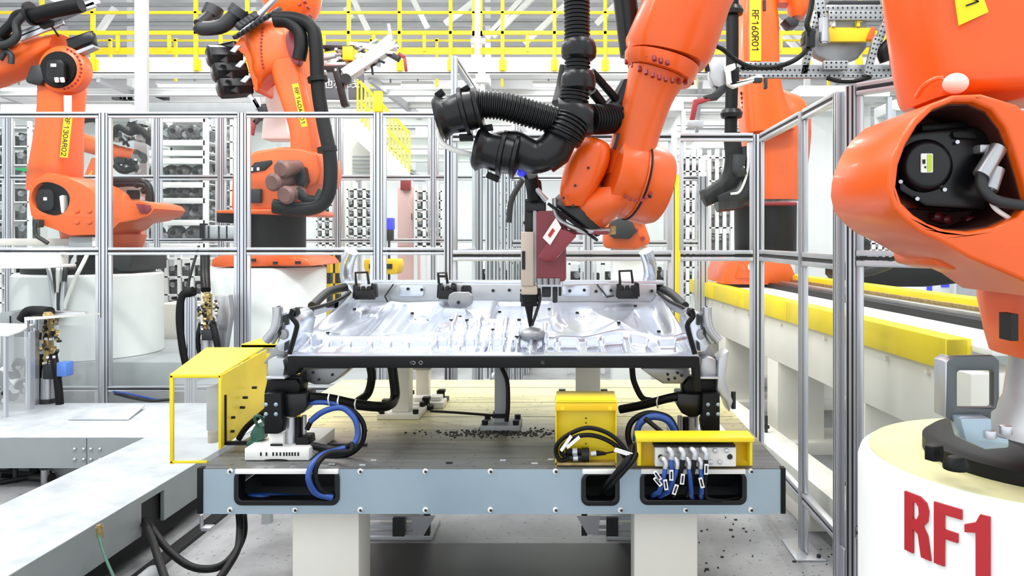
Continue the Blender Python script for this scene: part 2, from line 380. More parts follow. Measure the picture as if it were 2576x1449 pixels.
# mezzanine deck
DZ = 5.30
b = MB(); b.box((-14,15.0,DZ-.32),(12,15.25,DZ+.0)); b.box((-14,15.0,DZ-.34),(12,15.4,DZ-.3)); struct(b.build('trim_1','white'), 'white edge beam of the mezzanine under the yellow railing')
b = MB(); b.box((-14,15.25,DZ-.08),(12,16.1,DZ-.02)); struct(b.build('trim_2','white'))
for k,(yy,zz,hh) in enumerate([(16.2,4.9,.14),(17.4,4.85,.14),(18.2,4.72,.3),(19.8,4.35,.3),(21.5,4.1,.22)]):
    b = MB(); b.box((-14,yy,zz-hh),(12,yy+.04,zz)); b.box((-14,yy-.08,zz-.02),(12,yy+.12,zz)); b.box((-14,yy-.08,zz-hh),(12,yy+.12,zz-hh+.02))
    struct(b.build('trim_%d'%(3+k),'white'))
for k,xx in enumerate([-12.5,-9.6,-6.6,-4.1,-1.9,.3,2.6,5.4,8.5]):
    b = MB(); b.bar((xx,15.3,4.95),(xx+.9,21.5,4.28),.09,.16); struct(b.build('trim_%d'%(10+k),'colgrey'))
# building columns and truss members behind the railing
def struct_bar(n, p, q, wd, m='white', h=None): b = MB(); b.bar(p,q,wd,h); struct(b.build('trim_%d'%n,m))
b = MB(); cxx = (357-CX)*11/F
b.box((cxx-.11,11,0),(cxx+.07,11.06,6.2)); struct(b.build('trim_20','colgrey'), 'white square building column left of centre')
n_ = 21
for x0,y0,x1,y1 in [(1225,95,1310,0),(1240,92,1365,-30),(1320,110,1425,10),(1040,0,1075,70),(890,0,925,75),(870,20,885,45),(1960,75,2030,150),(1895,0,2060,140),(770,40,800,100),(250,80,290,20),(1500,60,1560,0),(1120,60,1250,-40)]:
    struct_bar(n_, P(x0,y0,19.5), P(x1,y1,19.5), .13); n_ += 1
for x in (60,330,640,1200,1228,1590,2030):
    struct_bar(n_, P(x,420,22.5), P(x,-40,22.5), .16 if x != 1200 else .3); n_ += 1
for y in (12,52,60):
    struct_bar(n_, P(-300,y,21), P(2900,y,21), .10, 'grey'); n_ += 1
# far wall doors, windows and cabinets seen under the deck
for k,(x0,y0,x1,y1,m) in enumerate([(1045,232,1150,430,'white'),(1240,240,1430,420,'white'),(300,232,335,250,'grey'),(365,232,418,250,'char'),(280,235,334,250,'casting'),(1560,225,1720,330,'white')]):
    b = MB(); b.bpx(x0,y0,x1,y1,21.9,.2); b.bpx(x0-3,y0-3,x1+3,y0,21.85,.25); b.bpx((x0+x1)/2-1,y0,(x0+x1)/2+1,y1,21.85,.1)
    o = b.build('door_%d'%(k+1), m, bev=.01); struct(o)
# ------------------------------------------------------------------ railing
rail = T('guard_railing','long yellow guard railing with toe board along the white mezzanine edge','railing',(-1,15,DZ))
Dr = 15.0
for k,x in enumerate([111,239,368,497,626,755,880,1007,1135,1265,1395,1522,1650,1778,1900,2030,2160,2290,2420,2550]):
    b = MB(); p = P(x,0,Dr); b.box((p.x-.035,Dr-.1,DZ-.28),(p.x+.035,Dr-.03,DZ+1.5)); b.box((p.x-.075,Dr-.03,DZ-.28),(p.x+.075,Dr,DZ-.05)); b.build('post','rail_yellow',rail,bev=.008)
    b = MB(); q = P(x+62,0,Dr); b.box((q.x-.03,Dr-.08,DZ+.1),(q.x+.03,Dr-.04,P(0,90,Dr).z)); b.build('short_post','rail_yellow',rail)
for y0,y1 in ((31,38),(80,90),(-34,-26)):
    b = MB(); b.box((-13,Dr-.1,P(0,y1,Dr).z),(12,Dr-.04,P(0,y0,Dr).z)); b.build('rail','rail_yellow',rail,bev=.01)
b = MB(); b.box((-13,Dr-.05,P(0,138,Dr).z),(12,Dr-.03,P(0,121,Dr).z)); b.build('toe_board','yellow_deep',rail)
# second inner railing, farther back
rail2 = T('guard_railing','pale yellow inner guard railing on the far side of the mezzanine','railing',(-1,17.9,DZ))
for k in range(14):
    x = -11+k*1.55; b = MB(); b.box((x,17.9,DZ),(x+.06,17.96,DZ+1.15)); b.build('post','rail_yellow',rail2)
for z in (DZ+.6,DZ+1.12):
    b = MB(); b.box((-13,17.9,z-.04),(12,17.95,z)); b.build('rail','rail_yellow',rail2)
# tall yellow frame around the white pole at the middle of the mezzanine
b = MB()
for x0,x1 in ((1188,1196),(1206,1213)): b.bpx(x0,-40,x1,88,14.9,.08)
b.bpx(1188,80,1213,88,14.9,.08)
g = tag(b.build('ladder_gate','rail_yellow'), 'tall narrow yellow gate frame in the mezzanine railing beside the white pole', 'gate')
b = MB(); b.bpx(1194,-60,1207,145,14.6,.1); b.bpx(1184,96,1220,108,14.58,.1); b.cyl(P(1200,140,14.6),P(1214,190,14.6),.07); b.cyl(P(1214,190,14.6),P(1214,210,14.6),.14); b.cyl(P(1214,210,14.6),P(1214,270,14.6),.05)
tag(b.build('hanging_pole','white'), 'white pole with cross plate hanging down past the mezzanine railing', 'pole')
# tube lamps under the deck
lamps = []
for k,(x0,x1,y,D) in enumerate([(955,1010,217,15.9),(1012,1090,213,15.9),(395,585,213,15.9),(1340,1420,212,15.9),(1500,1560,206,15.9),(0,95,222,15.9),(690,760,190,15.9),(2110,2160,196,15.9)]):
    a = P(x0,y,D); c = P(x1,y,D); r = T('tube_lamp', 'white tube lamp under the mezzanine deck', 'lamp', ((a.x+c.x)/2,D,a.z)); r['label'] = 'white tube lamp under the mezzanine deck, '+['left of the hanging pole above the stairs','just left of the hanging pole','above the fence left of the middle robot','right of the hanging pole behind the hoses','beside the orange forearm of the welding robot','at the far left above the orange robot arm','right behind the middle left robot head','near the perforated gripper frame'][k]
    q = MB(); q.box((a.x,D-.06,a.z),(c.x,D+.06,a.z+.06)); q.build('housing','white',r)
    q = MB(); q.cyl(((a.x+c.x)/2,D,a.z+.05),((a.x+c.x)/2,D,DZ-.06),.02,n=8); q.build('hanger','grey',r)
    q = MB(); q.cyl((a.x+.03,D,a.z-.02),(c.x-.03,D,a.z-.02),.035,n=10); q.build('tube','glow',r)
# ceiling lamp bodies matching the overhead light
# hanging sign
r = T('hanging_sign','dark grey hanging sign with white Chinese characters behind the middle robot','sign',P(850,170,12.5))
b = MB(); b.bpx(800,178,914,250,12.5,.05); b.build('board','signgrey',r,bev=.01)
text('地板线','lettering',.34,'label',r,P(806,222,12.49),(1,0,0),(0,0,1),fit=(S(98,12.5),S(24,12.5)))
for x in (815,900): b = MB(); b.cyl(P(x,178,12.52),P(x,140,12.52),.012); b.build('hanger','grey',r)
# ================================================================== FIXTURE TABLE
TX0, TX1, TD0, TD1, TZ = P(497,0,2.84).x, P(1975,0,2.84).x, 2.84, 4.62, .836
tb = T('fixture_table','large steel fixture table with blue-grey front plate, black cutouts and oily cream top','table',((TX0+TX1)/2,3.7,0))
b = MB(); b.box((TX0,TD0,TZ-.012),(TX1,TD1,TZ)); tb_top = b.build('tabletop','tabletop',tb,bev=.003)
for d in (3.66,3.98,4.38):
    b = MB(); b.box((TX0+.25,d,TZ),(TX1-.02,d+.003,TZ+.001)); b.build('plate_joint','char',tb)
cuts = [(589,1186,852,1270),(1463,1194,1558,1271),(1611,1190,1878,1269)]
D0 = TD0-.004
b = MB(); b.slab([(508,1181),(1966,1181),(1966,1293),(508,1293)],D0,.018,[rrect(x0,y0,x1,y1,18)[::-1] for x0,y0,x1,y1 in cuts]); b.build('front_plate','bluegrey',tb,flat=True)
for x0,y0,x1,y1 in cuts:
    b = MB(); b.slab(rrect(x0-1,y0-1,x1+1,y1+2,19),D0-.008,.06,[rrect(x0+11,y0+2,x1-11,y1-11,11)[::-1]]); b.build('edge_trim','black_gloss',tb,bev=.002)
    b = MB(); b.bpx(x0+2,1181,x1-2,1193,D0-.012,.012); b.build('cutout_lip','label',tb,bev=.002)
    b = MB(); a = P(x0,y0,D0); c = P(x1,y1,D0); b.box((a.x-.02,TD0+.3,c.z-.03),(c.x+.02,TD0+.32,a.z+.02)); b.build('recess_back','char',tb)  # charcoal board darkens the cutout like the unlit table interior
for x0,x1 in ((495,509),(1965,1977)):
    b = MB(); b.bpx(x0,1178,x1,1293,D0-.006,.03); b.build('end_cap','black',tb,bev=.002)
for y in (1187,1284):
    for k in range(9):
        x = 577+164*k
        if y < 1200 and k in (6,): x = 1556
        b = MB(); b.lathe(P(x,y,D0-.008),(0,1,0),[(0,.0085),(.004,.010),(.009,.010)],14); b.build('bolt','label',tb)
        b = MB(); b.cyl(P(x+2,y,D0-.0095),P(x+2,y,D0-.006),.006,n=6); b.build('bolt','ink',tb)
zb = P(0,1293,D0).z
for x in (TX0,TX1-.012):
    b = MB(); b.box((x,TD0,zb),(x+.012,TD1,TZ-.01)); b.build('side_plate','duct',tb)
b = MB(); b.box((TX0,TD1-.02,zb),(TX1,TD1,TZ-.01)); b.build('rear_plate','duct',tb)
b = MB(); b.box((TX0+.02,TD0+.02,zb-.002),(TX1-.02,TD1-.02,zb+.004)); b.build('bottom_plate','duct',tb)
for x0,x1 in ((735,903),(1595,1755)):
    for d in (2.97,4.3):
        a = P(x0,0,2.97); c = P(x1,0,2.97); b = MB(); b.box((a.x,d,.03),(c.x,d+.17,zb-.003)); b.build('leg','cream',tb,bev=.006)
        b = MB(); b.box((a.x-.05,d-.05,0),(c.x+.05,d+.22,.02)); b.build('foot_plate','grey',tb,bev=.004)
# frames hanging below the table behind the legs
for k,(x0,x1,s_) in enumerate(((905,1095,1),(1595,1450,-1))):
    r = T('cable_bracket','%s galvanised bracket frame under the %s part of the fixture table' % (('left','left') if s_>0 else ('right','right')),'bracket',P((x0+x1)/2,1400,4.1))
    b = MB()
    for y in (1300,1322,1338): b.bar(P(x0,y,3.9),P(x1-40*s_,y,3.9),.04,.02)
    b.build('rail','alu',r)
    b = MB(); b.slab([(x1-60*s_,1298),(x1,1298),(x1-28*s_,1345),(x1-55*s_,1345)],3.85,.012); b.build('gusset','alu',r)
    MB().bar(P(x1-20*s_,1275,3.88),P(x1-20*s_,1345,3.88),.03).build('hanger','char',r); MB().bar(P(x1-90*s_,1300,3.88),P(x1-90*s_,1345,3.88),.06,.05).build('hanger','char',r)
o = MB(); o.box((P(905,0,4.0).x,2.3,0),(P(1610,0,4.0).x,4.2,.006)); tag(o.build('dark_floor_area','darkpatch'),'black patch on the floor under the fixture table','plate')
# ================================================================== FLOOR PAN
PD0, PD1, PX0, PX1, PZ = 3.0, 3.9, -1.12, .49, 1.236
pan = T('car_floor_pan','pressed galvanised car floor pan lying on the fixture posts','car part',((PX0+PX1)/2,3.4,PZ-.05))
def sst(x, a, b_):
    t = min(1,max(0,(x-a)/(b_-a))); return t*t*(3-2*t)
def bx(u, v, u0, u1, v0, v1, s_=.008, sv=.02): return sst(u,u0-s_,u0+s_)*(1-sst(u,u1-s_,u1+s_))*sst(v,v0-sv,v0+sv)*(1-sst(v,v1-sv,v1+sv))
def seg(u, v, a, b_, r):
    ax,ay = a; bx_,by = b_; dx,dy = (bx_-ax)*1.8,(by-ay); px,py = (u-ax)*1.8,(v-ay); t = min(1,max(0,(px*dx+py*dy)/(dx*dx+dy*dy+1e-9)))
    d = math.hypot(px-dx*t,py-dy*t); return max(0,1-d/r)**1.5
rnd = random.Random(3)
pockets = []; x = .01
while x < .98:
    wdt = rnd.uniform(.022,.055); pockets.append((x,x+wdt)); x += wdt+rnd.uniform(.012,.03)
def hz(u, v):
    z = 0
    for a,c in pockets: z -= .024*bx(u,v,a,c,.06,.22,.0025,.010)
    z += .018*sst(v,.2,.25)
    z -= .016*bx(u,v,.02,.34,.27,.90,.05,.10)                       # left seat well
    z -= .022*bx(u,v,.05,.125,.34,.86,.015,.08); z += .014*bx(u,v,.15,.19,.3,.9,.012,.06)
    z -= .02*bx(u,v,.215,.30,.40,.86,.02,.08)
    z -= .030*bx(u,v,.70,.95,.30,.88,.05,.12)                       # right seat well
    z += .035*seg(u,v,(.77,.8),(.83,.34),.22)+.035*seg(u,v,(.90,.8),(.83,.34),.22)
    z -= .014*bx(u,v,.90,.965,.3,.75,.015,.08)
    z += .022*bx(u,v,.36,.66,.34,.97,.02,.05)                       # tunnel
    z -= .03*bx(u,v,.475,.57,.52,.95,.01,.03); z -= .012*bx(u,v,.60,.645,.5,.92,.008,.03)
    for k in range(9): z += .020*bx(u,v,.335+.036*k,.345+.036*k,.06,.5 if k%2 else .38,.0022,.02)
    for k in range(4): z += .014*bx(u,v,.30+.045*k,.34+.045*k,.30+.02*k,.33+.02*k,.003,.006)
    z += .012*seg(u,v,(.03,.30),(.14,.93),.09)+.012*seg(u,v,(.14,.93),(.30,.97),.08)+.010*seg(u,v,(.31,.9),(.36,.5),.08)
    z += .010*seg(u,v,(.36,.5),(.45,.42),.05)+.012*seg(u,v,(.67,.9),(.66,.5),.06)+.012*seg(u,v,(.66,.5),(.60,.42),.06)
    z += .009*bx(u,v,.20,.26,.27,.33,.02,.03)+.008*bx(u,v,.0,.3,.235,.25,.01,.01)+.008*bx(u,v,.66,1.,.235,.25,.01,.01)
    for cu,cv,r in ((.252,.72,.035),(.748,.66,.035),(.10,.8,.02)):
        d = math.hypot((u-cu)*1.8,v-cv); z += .010*(1-sst(d,r,r*1.6))-.014*(1-sst(d,r*.5,r*.9))
    z += .05*sst(u,.04,-.0)*v+.05*sst(u,.965,1.0)*v                # edges turn up
    z -= .02*sst(v,.02,0.)
    return z
NX, NY = 420, 170; vs = []; fs = []
for j in range(NY+1):
    v = j/NY
    for i in range(NX+1):
        u = i/NX; xx = PX0+(PX1-PX0)*u-.03*v*(1-u)-.035*v*u+ (.05*(1-sst(v,0,.25)) * (sst(u,.03,0)-sst(u,.97,1))*-1)*0
        vs.append((xx,PD0+(PD1-PD0)*v,PZ+.118*v+hz(u,v)))
for j in range(NY):
    for i in range(NX): k = j*(NX+1)+i; fs.append((k,k+1,k+NX+2,k+NX+1))
b = MB(); b.add(vs,fs); o = b.build('pressed_sheet','sheet',pan,ang=80); md = o.modifiers.new('thickness','SOLIDIFY'); md.thickness = .004; md.offset = -1
def on_pan(px, py):
    # walk down the sight line of that pixel until it meets the sheet
    for k in range(400):
        D = PD0+(PD1-PD0)*k/399; q = P(px,py,D); v = (D-PD0)/(PD1-PD0); u = (q.x-PX0+.033*v)/(PX1-PX0)
        if PZ+.118*v+hz(min(max(u,0),1),v) >= q.z: return q
    return q
b = MB(); b.bpx(724,893,1757,897,2.99,.08); b.build('front_flange','sheet',pan,bev=.001)
b = MB(); b.slab([(722,897),(1700,897),(1760,900),(1764,985),(1748,985),(1745,926),(755,926),(740,945),(722,945)],2.975,.07); b.build('front_sill','black',pan,bev=.003)  # galvanised sill coloured black for the shade it lies in
text('O  ○','stamped_mark',.02,'grey',pan,P(1035,917,2.974),(1,0,0),(0,0,1),ext=.0005)
for x in (1035,1365):
    b = MB(); b.cyl(P(x,912,2.972),P(x,912,2.977),.008,n=12); b.build('rivet','char',pan)
# rear cross member
b = MB(); b.slab([(905,715),(980,712),(1170,714),(1330,716),(1540,712),(1652,716),(1652,768),(905,768)],3.905,.10); b.build('rear_crossmember','xmember',pan,bev=.006)
b = MB(); b.slab([(872,707),(1672,707),(1668,717),(876,717)],3.93,.12); b.build('rear_flange','sheet',pan,bev=.004)
for x0,x1,m in ((1005,1065,'sheet'),(1160,1185,'char'),(1415,1485,'sheet'),(1515,1540,'alu')):
    b = MB(); b.slab(rrect(x0,718,x1,745,6),3.895,.015); b.build('reinforcement_plate',m,pan,bev=.003)
for x in (1026,1061,1176,1240,1281,1312,1433,1470,1500,1537,1640,925):
    b = MB(); b.cyl(P(x,731+((x*7)%9)-4,3.888),P(x,731+((x*7)%9)-4,3.9),.008,n=10); b.build('locating_hole','ink',pan)
# dark seam lines of the cross member and clamping slots
for p,q in (((968,745),(990,715)),((980,768),(968,745)),((1082,770),(1120,766)),((1185,766),(1230,766)),((1250,772),(1310,772)),((1430,772),(1510,770)),((1502,715),(1525,745)),((1525,748),(1545,744))):
    b = MB(); b.bar(P(*p,3.885),P(*q,3.885),.008,.006); b.build('seam','char',pan)
# latch brackets
def latch(x0, y0, x1, y1, D, tilt=0):
    b = MB(); n = P(x0+6,y1,D)
    b.tube([P(x0+8+tilt,y1-34,D),P(x0+6+tilt,y0,D),P(x1-20+tilt,y0-1,D),P(x1-16+tilt,y1-34,D)],.007,8)
    if tilt: b.bar(P(x0+8+tilt,y0+8,D),P(x1-18+tilt,y0+8,D),.012)
    lb = b.build('latch_loop','black_gloss',pan)
    b = MB()
    b.slab([(x0,y1-32),(x0+10,y1-36),(x0+14,y1-22),(x1-14,y1-22),(x1-10,y1-38),(x1,y1-34),(x1+2,y1),(x0-2,y1+2)],D,.05)
    b.slab([(x0+6,y1-20),(x1-6,y1-20),(x1-2,y1+5),(x0+2,y1+5)],D-.03,.03)
    for k in range(3): b.cyl(P(x0+12+k*14,y1-24,D-.035),P(x0+12+k*14,y1-24,D+.03),.012,n=10)
    b.build('latch_bracket','black_gloss',pan,bev=.004)
latch(888,686,944,749,3.78); latch(1552,682,1608,747,3.80); latch(1100,687,1146,748,3.82,-4)
o = MB(); o.slab([(1128,742),(1140,735),(1178,735),(1190,745),(1188,765),(1172,775),(1135,775),(1126,762)],3.62,.03); o.build('cover_plate','sheet_grey',pan,bev=.008)
o = MB(); o.cyl(P(1153,761,3.612),P(1153,761,3.63),.008,n=12); o.build('locating_hole','ink',pan)
o = MB(); o.slab([(1112,786),(1118,775),(1170,778),(1178,800),(1170,812),(1118,806)],3.55,.012); o.build('reinforcement_plate','sheet',pan,bev=.004)
for x,y in ((893,778),(1038,788),(1136,792),(1157,797),(1257,785),(1306,805),(1382,778),(1452,787),(1598,770),(1657,834),(826,838),(1300,848),(1136,806),(1175,806),(1346,832),(1556,812),(1720,830),(790,800),(1240,830)):
    q = on_pan(x,y); b = MB(); b.cyl(q+Vector((0,-.006,.000)),q+Vector((0,-.006,.006)),.0085,n=12); b.build('locating_hole','ink',pan)
q = on_pan(1340,838); b = MB(); b.sphere(q+Vector((0,0,-.005)),.05,20,(1.1,1,.6)); b.build('weld_nut','sheet_grey',pan)
# corner tubes standing up at the back
for s_,x in ((1,880),(-1,1628)):
    b = MB(); b.tube([P(x+12*s_,745,4.0),P(x,722,4.05),P(x-8*s_,690,4.05),P(x-4*s_,655,4.0),P(x+4*s_,632,3.98)],.036,14,5); b.tube([P(x-8*s_,740,4.1),P(x-14*s_,700,4.1),P(x-10*s_,655,4.08)],.018,10,5); b.build('corner_arch','glass_haze' if 0 else 'sheet',pan)
    b = MB(); b.tube([P(x-10*s_,722,4.0),P(x-55*s_ if s_>0 else x+55,735,3.9),P(x-95*s_ if s_>0 else x+95,770,3.7)],.022,10,5)
    b.build('arch_seal','char',pan)
# raised side edges with black flange
for s_ in (1,-1):
    e = [(745,778),(790,775),(850,755),(880,735)] if s_>0 else [(1765,800),(1720,775),(1680,755),(1655,735)]
    t_ = [(x,y+16) for x,y in e][::-1]
    for i,(n_,mm,dy) in enumerate((('side_flange','tin',0),)):
        pts = []; Ds = [3.25,3.4,3.65,3.88]
        lo = [P(x,y+20,d) for (x,y),d in zip(e,Ds)]; up_ = [P(x,y,d) for (x,y),d in zip(e,Ds)]
        b = MB()
        for k in range(3): 
            a0,a1,c1,c0 = lo[k],lo[k+1],up_[k+1],up_[k]; b.prism([[a0,a1,c1,c0]],(0,.012,0))
        b.build(n_,mm,pan,bev=.002)
        b = MB(); b.tube(up_,.009,8,4); b.build('edge_seal','black',pan)
# left and right sill ends
def sill_end(mx):
    f = lambda pts: [((mx-x) if mx else x,y) for x,y in pts]
    b = MB(); b.slab(f([(708,790),(725,782),(742,795),(748,815),(742,850),(735,890),(700,885),(692,868),(705,835),(712,812)]),3.02,.22); b.build('side_member','sheet',pan,bev=.01)
    b = MB(); b.tube([P(*p,3.0) for p in f([(697,772),(697,800),(690,830),(668,858)])],.018,10,5); b.tube([P(*p,3.04) for p in f([(704,774),(706,805),(700,835),(684,862)])],.012,10,5); b.build('side_flange','tin',pan)
    b = MB(); b.tube([P(*p,2.98) for p in f([(738,778),(732,795),(746,815),(744,835),(728,890)])],.01,8,5); b.build('edge_seal','black',pan)
    b = MB(); b.slab(f(oval(712,842,10,13,20)),3.005,.02); b.build('oval_pad','sheet_grey',pan,bev=.003)
    b = MB(); b.slab(f([(712,795),(722,790),(722,808),(712,812)]),3.005,.02); b.build('clip','char',pan)
    b = MB(); b.slab(f([(728,778),(742,776),(746,792),(738,800),(728,792)]),3.0,.05); b.build('clip','black',pan,bev=.002); b = MB(); b.slab(f([(694,772),(699,770),(700,800),(695,798)]),2.99,.03); b.build('clip','black',pan,bev=.002)
    b = MB(); b.slab(f([(716,800),(722,800),(722,818),(716,818)]),3.004,.01); b.slab(f([(700,828),(706,822),(708,840),(700,850)]),3.004,.01); b.slab(f([(716,862),(724,858),(722,880),(714,884)]),3.004,.01); b.build('slot','char',pan)
sill_end(0); sill_end(2476)
# brackets under the pan
for pts,hol in (([(750,926),(880,926),(838,962),(825,968),(790,968),(768,960),(755,948)],[(768,937),(787,937),(780,955),(802,955),(836,943)]),
                ([(1610,926),(1732,926),(1738,940),(1716,966),(1668,966),(1640,948)],[(1680,942),(1705,938),(1682,955),(1698,952),(1715,945)])):
    b = MB(); b.slab(pts,3.08,.16); o = b.build('underbody_bracket','sheet_grey',pan,bev=.008)
    for x,y in hol: b = MB(); b.cyl(P(x,y,3.075),P(x,y,3.09),.006,n=10); b.build('locating_hole','ink',pan)
# ================================================================== POSTS AND GUARDS ON THE TABLE
def base_D(y): return (H-TZ)*F/(y-CY)
def post(x0, x1, yt, yb, label, foot=True, m='cream', dk=.10):
    D = base_D(yb); r = T('support_post',label,'support post',P((x0+x1)/2,yb,D))
    a = P(x0,yt,D); c = P(x1,yb,D); b = MB(); b.box((a.x,D,TZ+.025),(c.x,D+dk,a.z)); b.build('column',m,r,bev=.004)
    b = MB(); b.box((a.x-.06,D-.05,TZ+.001),(c.x+.06,D+dk+.05,TZ+.025)); b.build('base_plate',m,r,bev=.003)
    b = MB(); b.box((a.x-.015,D-.01,a.z),(c.x+.015,D+dk,a.z+.05)); b.build('head','sheet_grey',r,bev=.004)
    for dx in (a.x-.04,c.x+.04):
        for dy in (D-.03,D+dk+.03): b = MB(); b.cyl((dx,dy,TZ+.025),(dx,dy,TZ+.045),.014,n=6); b.build('bolt','black',r)
    return r
post(985,1028,905,1050,'left cream support post standing on the table under the floor pan')
post(1448,1510,905,1040,'right cream support post behind the square yellow cable box',dk=.08)
post(1244,1277,905,1078,'slim grey middle support post with a cable tie at its foot',m='grey',dk=.05)
post(1046,1078,930,1012,'short cream support block between the left and the middle post',m='cream',dk=.06)
b = MB(); b.slab([(1238,1042),(1279,1042),(1279,1052),(1238,1052)],base_D(1078)-.01,.07); tag(b.build('cable_tie','black'),'black cable tie wrapped around the slim middle post','cable tie')
k = 0
for x,y,l in ((1109,1003,'small black toggle clamp right of the short cream block'),(1070,1024,'small black toggle clamp on the foot of the left post'),(1414,1003,'small black toggle clamp behind the square yellow cable box'),(1520,1003,'small black toggle clamp right of the right post'),(968,1030,'small black toggle clamp left of the left post')):
    D = base_D(y+8); r = T('toggle_clamp',l,'clamp',P(x,y+8,D)); b = MB(); p = P(x,y+8,D)
    b.box((p.x-.035,D,TZ),(p.x+.035,D+.06,TZ+.02)); b.build('base','black',r,bev=.003)
    b = MB(); b.cyl((p.x,D+.03,TZ+.02),(p.x,D+.03,TZ+.05),.016,n=12); b.box((p.x-.018,D+.01,TZ+.045),(p.x+.018,D+.05,TZ+.06)); b.build('handle','black',r)
for x0,x1,y0,y1 in ((1030,1078,1010,1030),(1075,1115,1006,1028)):
    D = base_D(y1); a = P(x0,y1,D); c = P(x1,y0,D); b = MB(); b.box((a.x,D,TZ),(c.x,D+.12,TZ+.03+.00)); b.box((a.x+.01,D+.04,TZ+.03),(c.x-.02,D+.12,TZ+.05))
    tag(b.build('spacer_block','cream',bev=.003),'%s stepped cream spacer block beside the left support post' % ('near' if x0 < 1050 else 'far'),'block')
# drag mark of black grit round the middle post and small swarf
b = MB(); rg = random.Random(5)
for k in range(420):
    a = rg.gauss(0,1); c = rg.gauss(0,.5); D = base_D(1090)+c*.07; x = P(1270,0,3.4).x+a*.17; s_ = rg.uniform(.0015,.005)
    b.box((x-s_,D-s_,TZ),(x+s_,D+s_,TZ+s_))
tag(b.build('grit','ink'),'black welding grit scattered round the middle post','grit',kind='stuff')
# metal scraps on the tabletop
for x,y in ((940,1160),(1265,1160),(1345,1168),(1386,1158),(1130,1166),(912,1172),(835,1170)):
    D = base_D(y); p = P(x,y,D); b = MB(); b.box((p.x-.012,D-.004,TZ),(p.x+.012,D+.004,TZ+.006)); o = b.build('metal_scrap','alu' if x != 1130 else 'ink',bev=.001); tag(o,'tiny metal scrap on the table edge '+{940:'just right of the left blue hose loop',1265:'in front of the middle post',1345:'left of the square yellow box',1386:'touching the left side of the square yellow box',1130:'midway between left and middle posts, dark',912:'below the left hose loop',835:'under the left hose loop'}[x],'scrap')
# ---- left guard box
gd = T('guard_box','yellow sheet guard box with clear front window hanging off the left end of the table','guard',P(545,1165,3.02))
Dg = 3.0
b = MB(); tl, tr = P(427,946,Dg), P(553,946,Dg); bl, br = P(505,893,4.2), P(660,893,4.15)
b.prism([[tl,tr,Vector((P(663,0,3.75).x,3.75,tr.z)),Vector((P(520,0,3.75).x,3.75,tl.z))]],(0,0,.006)); b.build('roof','yellow',gd)
b = MB(); z0 = TZ; b.prism([[P(551,946,Dg),P(551,1130,Dg),Vector((P(668,0,3.72).x,3.72,TZ+.002)),Vector((P(668,0,3.72).x,3.72,tr.z))]],(.006,0,0)); b.build('side_sheet','yellow',gd)
b = MB()
for x0,y0,x1,y1 in ((427,944,435,1168),(427,944,555,951),(549,944,556,1130),(427,1160,520,1166)): b.bpx(x0,y0,x1,y1,Dg-.006,.012)
b.build('window_frame','yellow',gd,bev=.002)
b = MB(); b.bpx(434,950,550,1161,Dg,.005); b.build('window','glass_haze',gd)
b = MB(); b.bpx(557,994,568,1120,Dg+.05,.01); b.bpx(557,1112,625,1120,Dg+.05,.02); b.build('seal_strip','black',gd)
b = MB(); b.bpx(518,975,551,1085,Dg+.1,.12); b.build('junction_box','grey',gd,bev=.006)
b = MB(); b.cyl(P(537,1085,Dg+.15),P(537,1112,Dg+.15),.022); b.build('cable_gland','brass',gd)
for x,y in ((640,975),(617,1000),(585,1050),(583,1085),(610,1025)):
    b = MB(); q = P(x,y,3.0+(x-551)/117*.5); b.cyl(q-Vector((.01,0,0)),q+Vector((.01,0,0)),.006,n=8); b.build('rivet','ink',gd)
g2 = T('guard_box','second yellow guard box with small window farther back behind the large one','guard',P(660,895,4.35))
b = MB(); b.bpx(607,866,722,874,4.3,.5); b.build('roof','yellow',g2)
b = MB(); b.slab([(606,868),(722,868),(722,900),(606,900)],4.3,.01,[[(613,875),(613,890),(715,890),(715,875)]]); b.build('window_frame','yellow',g2)
b = MB(); b.bpx(613,875,715,890,4.303,.004); b.build('window','glass_haze',g2)
b = MB(); b.box((P(606,0,4.3).x,4.3,.95),(P(606,0,4.3).x+.01,4.6,P(0,874,4.3).z)); b.build('side_sheet','yellow',g2)
b = MB(); b.box((P(640,0,4.4).x,4.5,0),(P(640,0,4.4).x+.05,4.55,P(0,868,4.3).z)); b.build('stand','grey',g2)
b = MB(); b.slab([(733,935),(742,925),(755,933),(755,1068),(733,1068)],3.5,.01); tag(b.build('stop_plate','yellow',bev=.001),'small pointed yellow plate behind the left black clamp','plate')
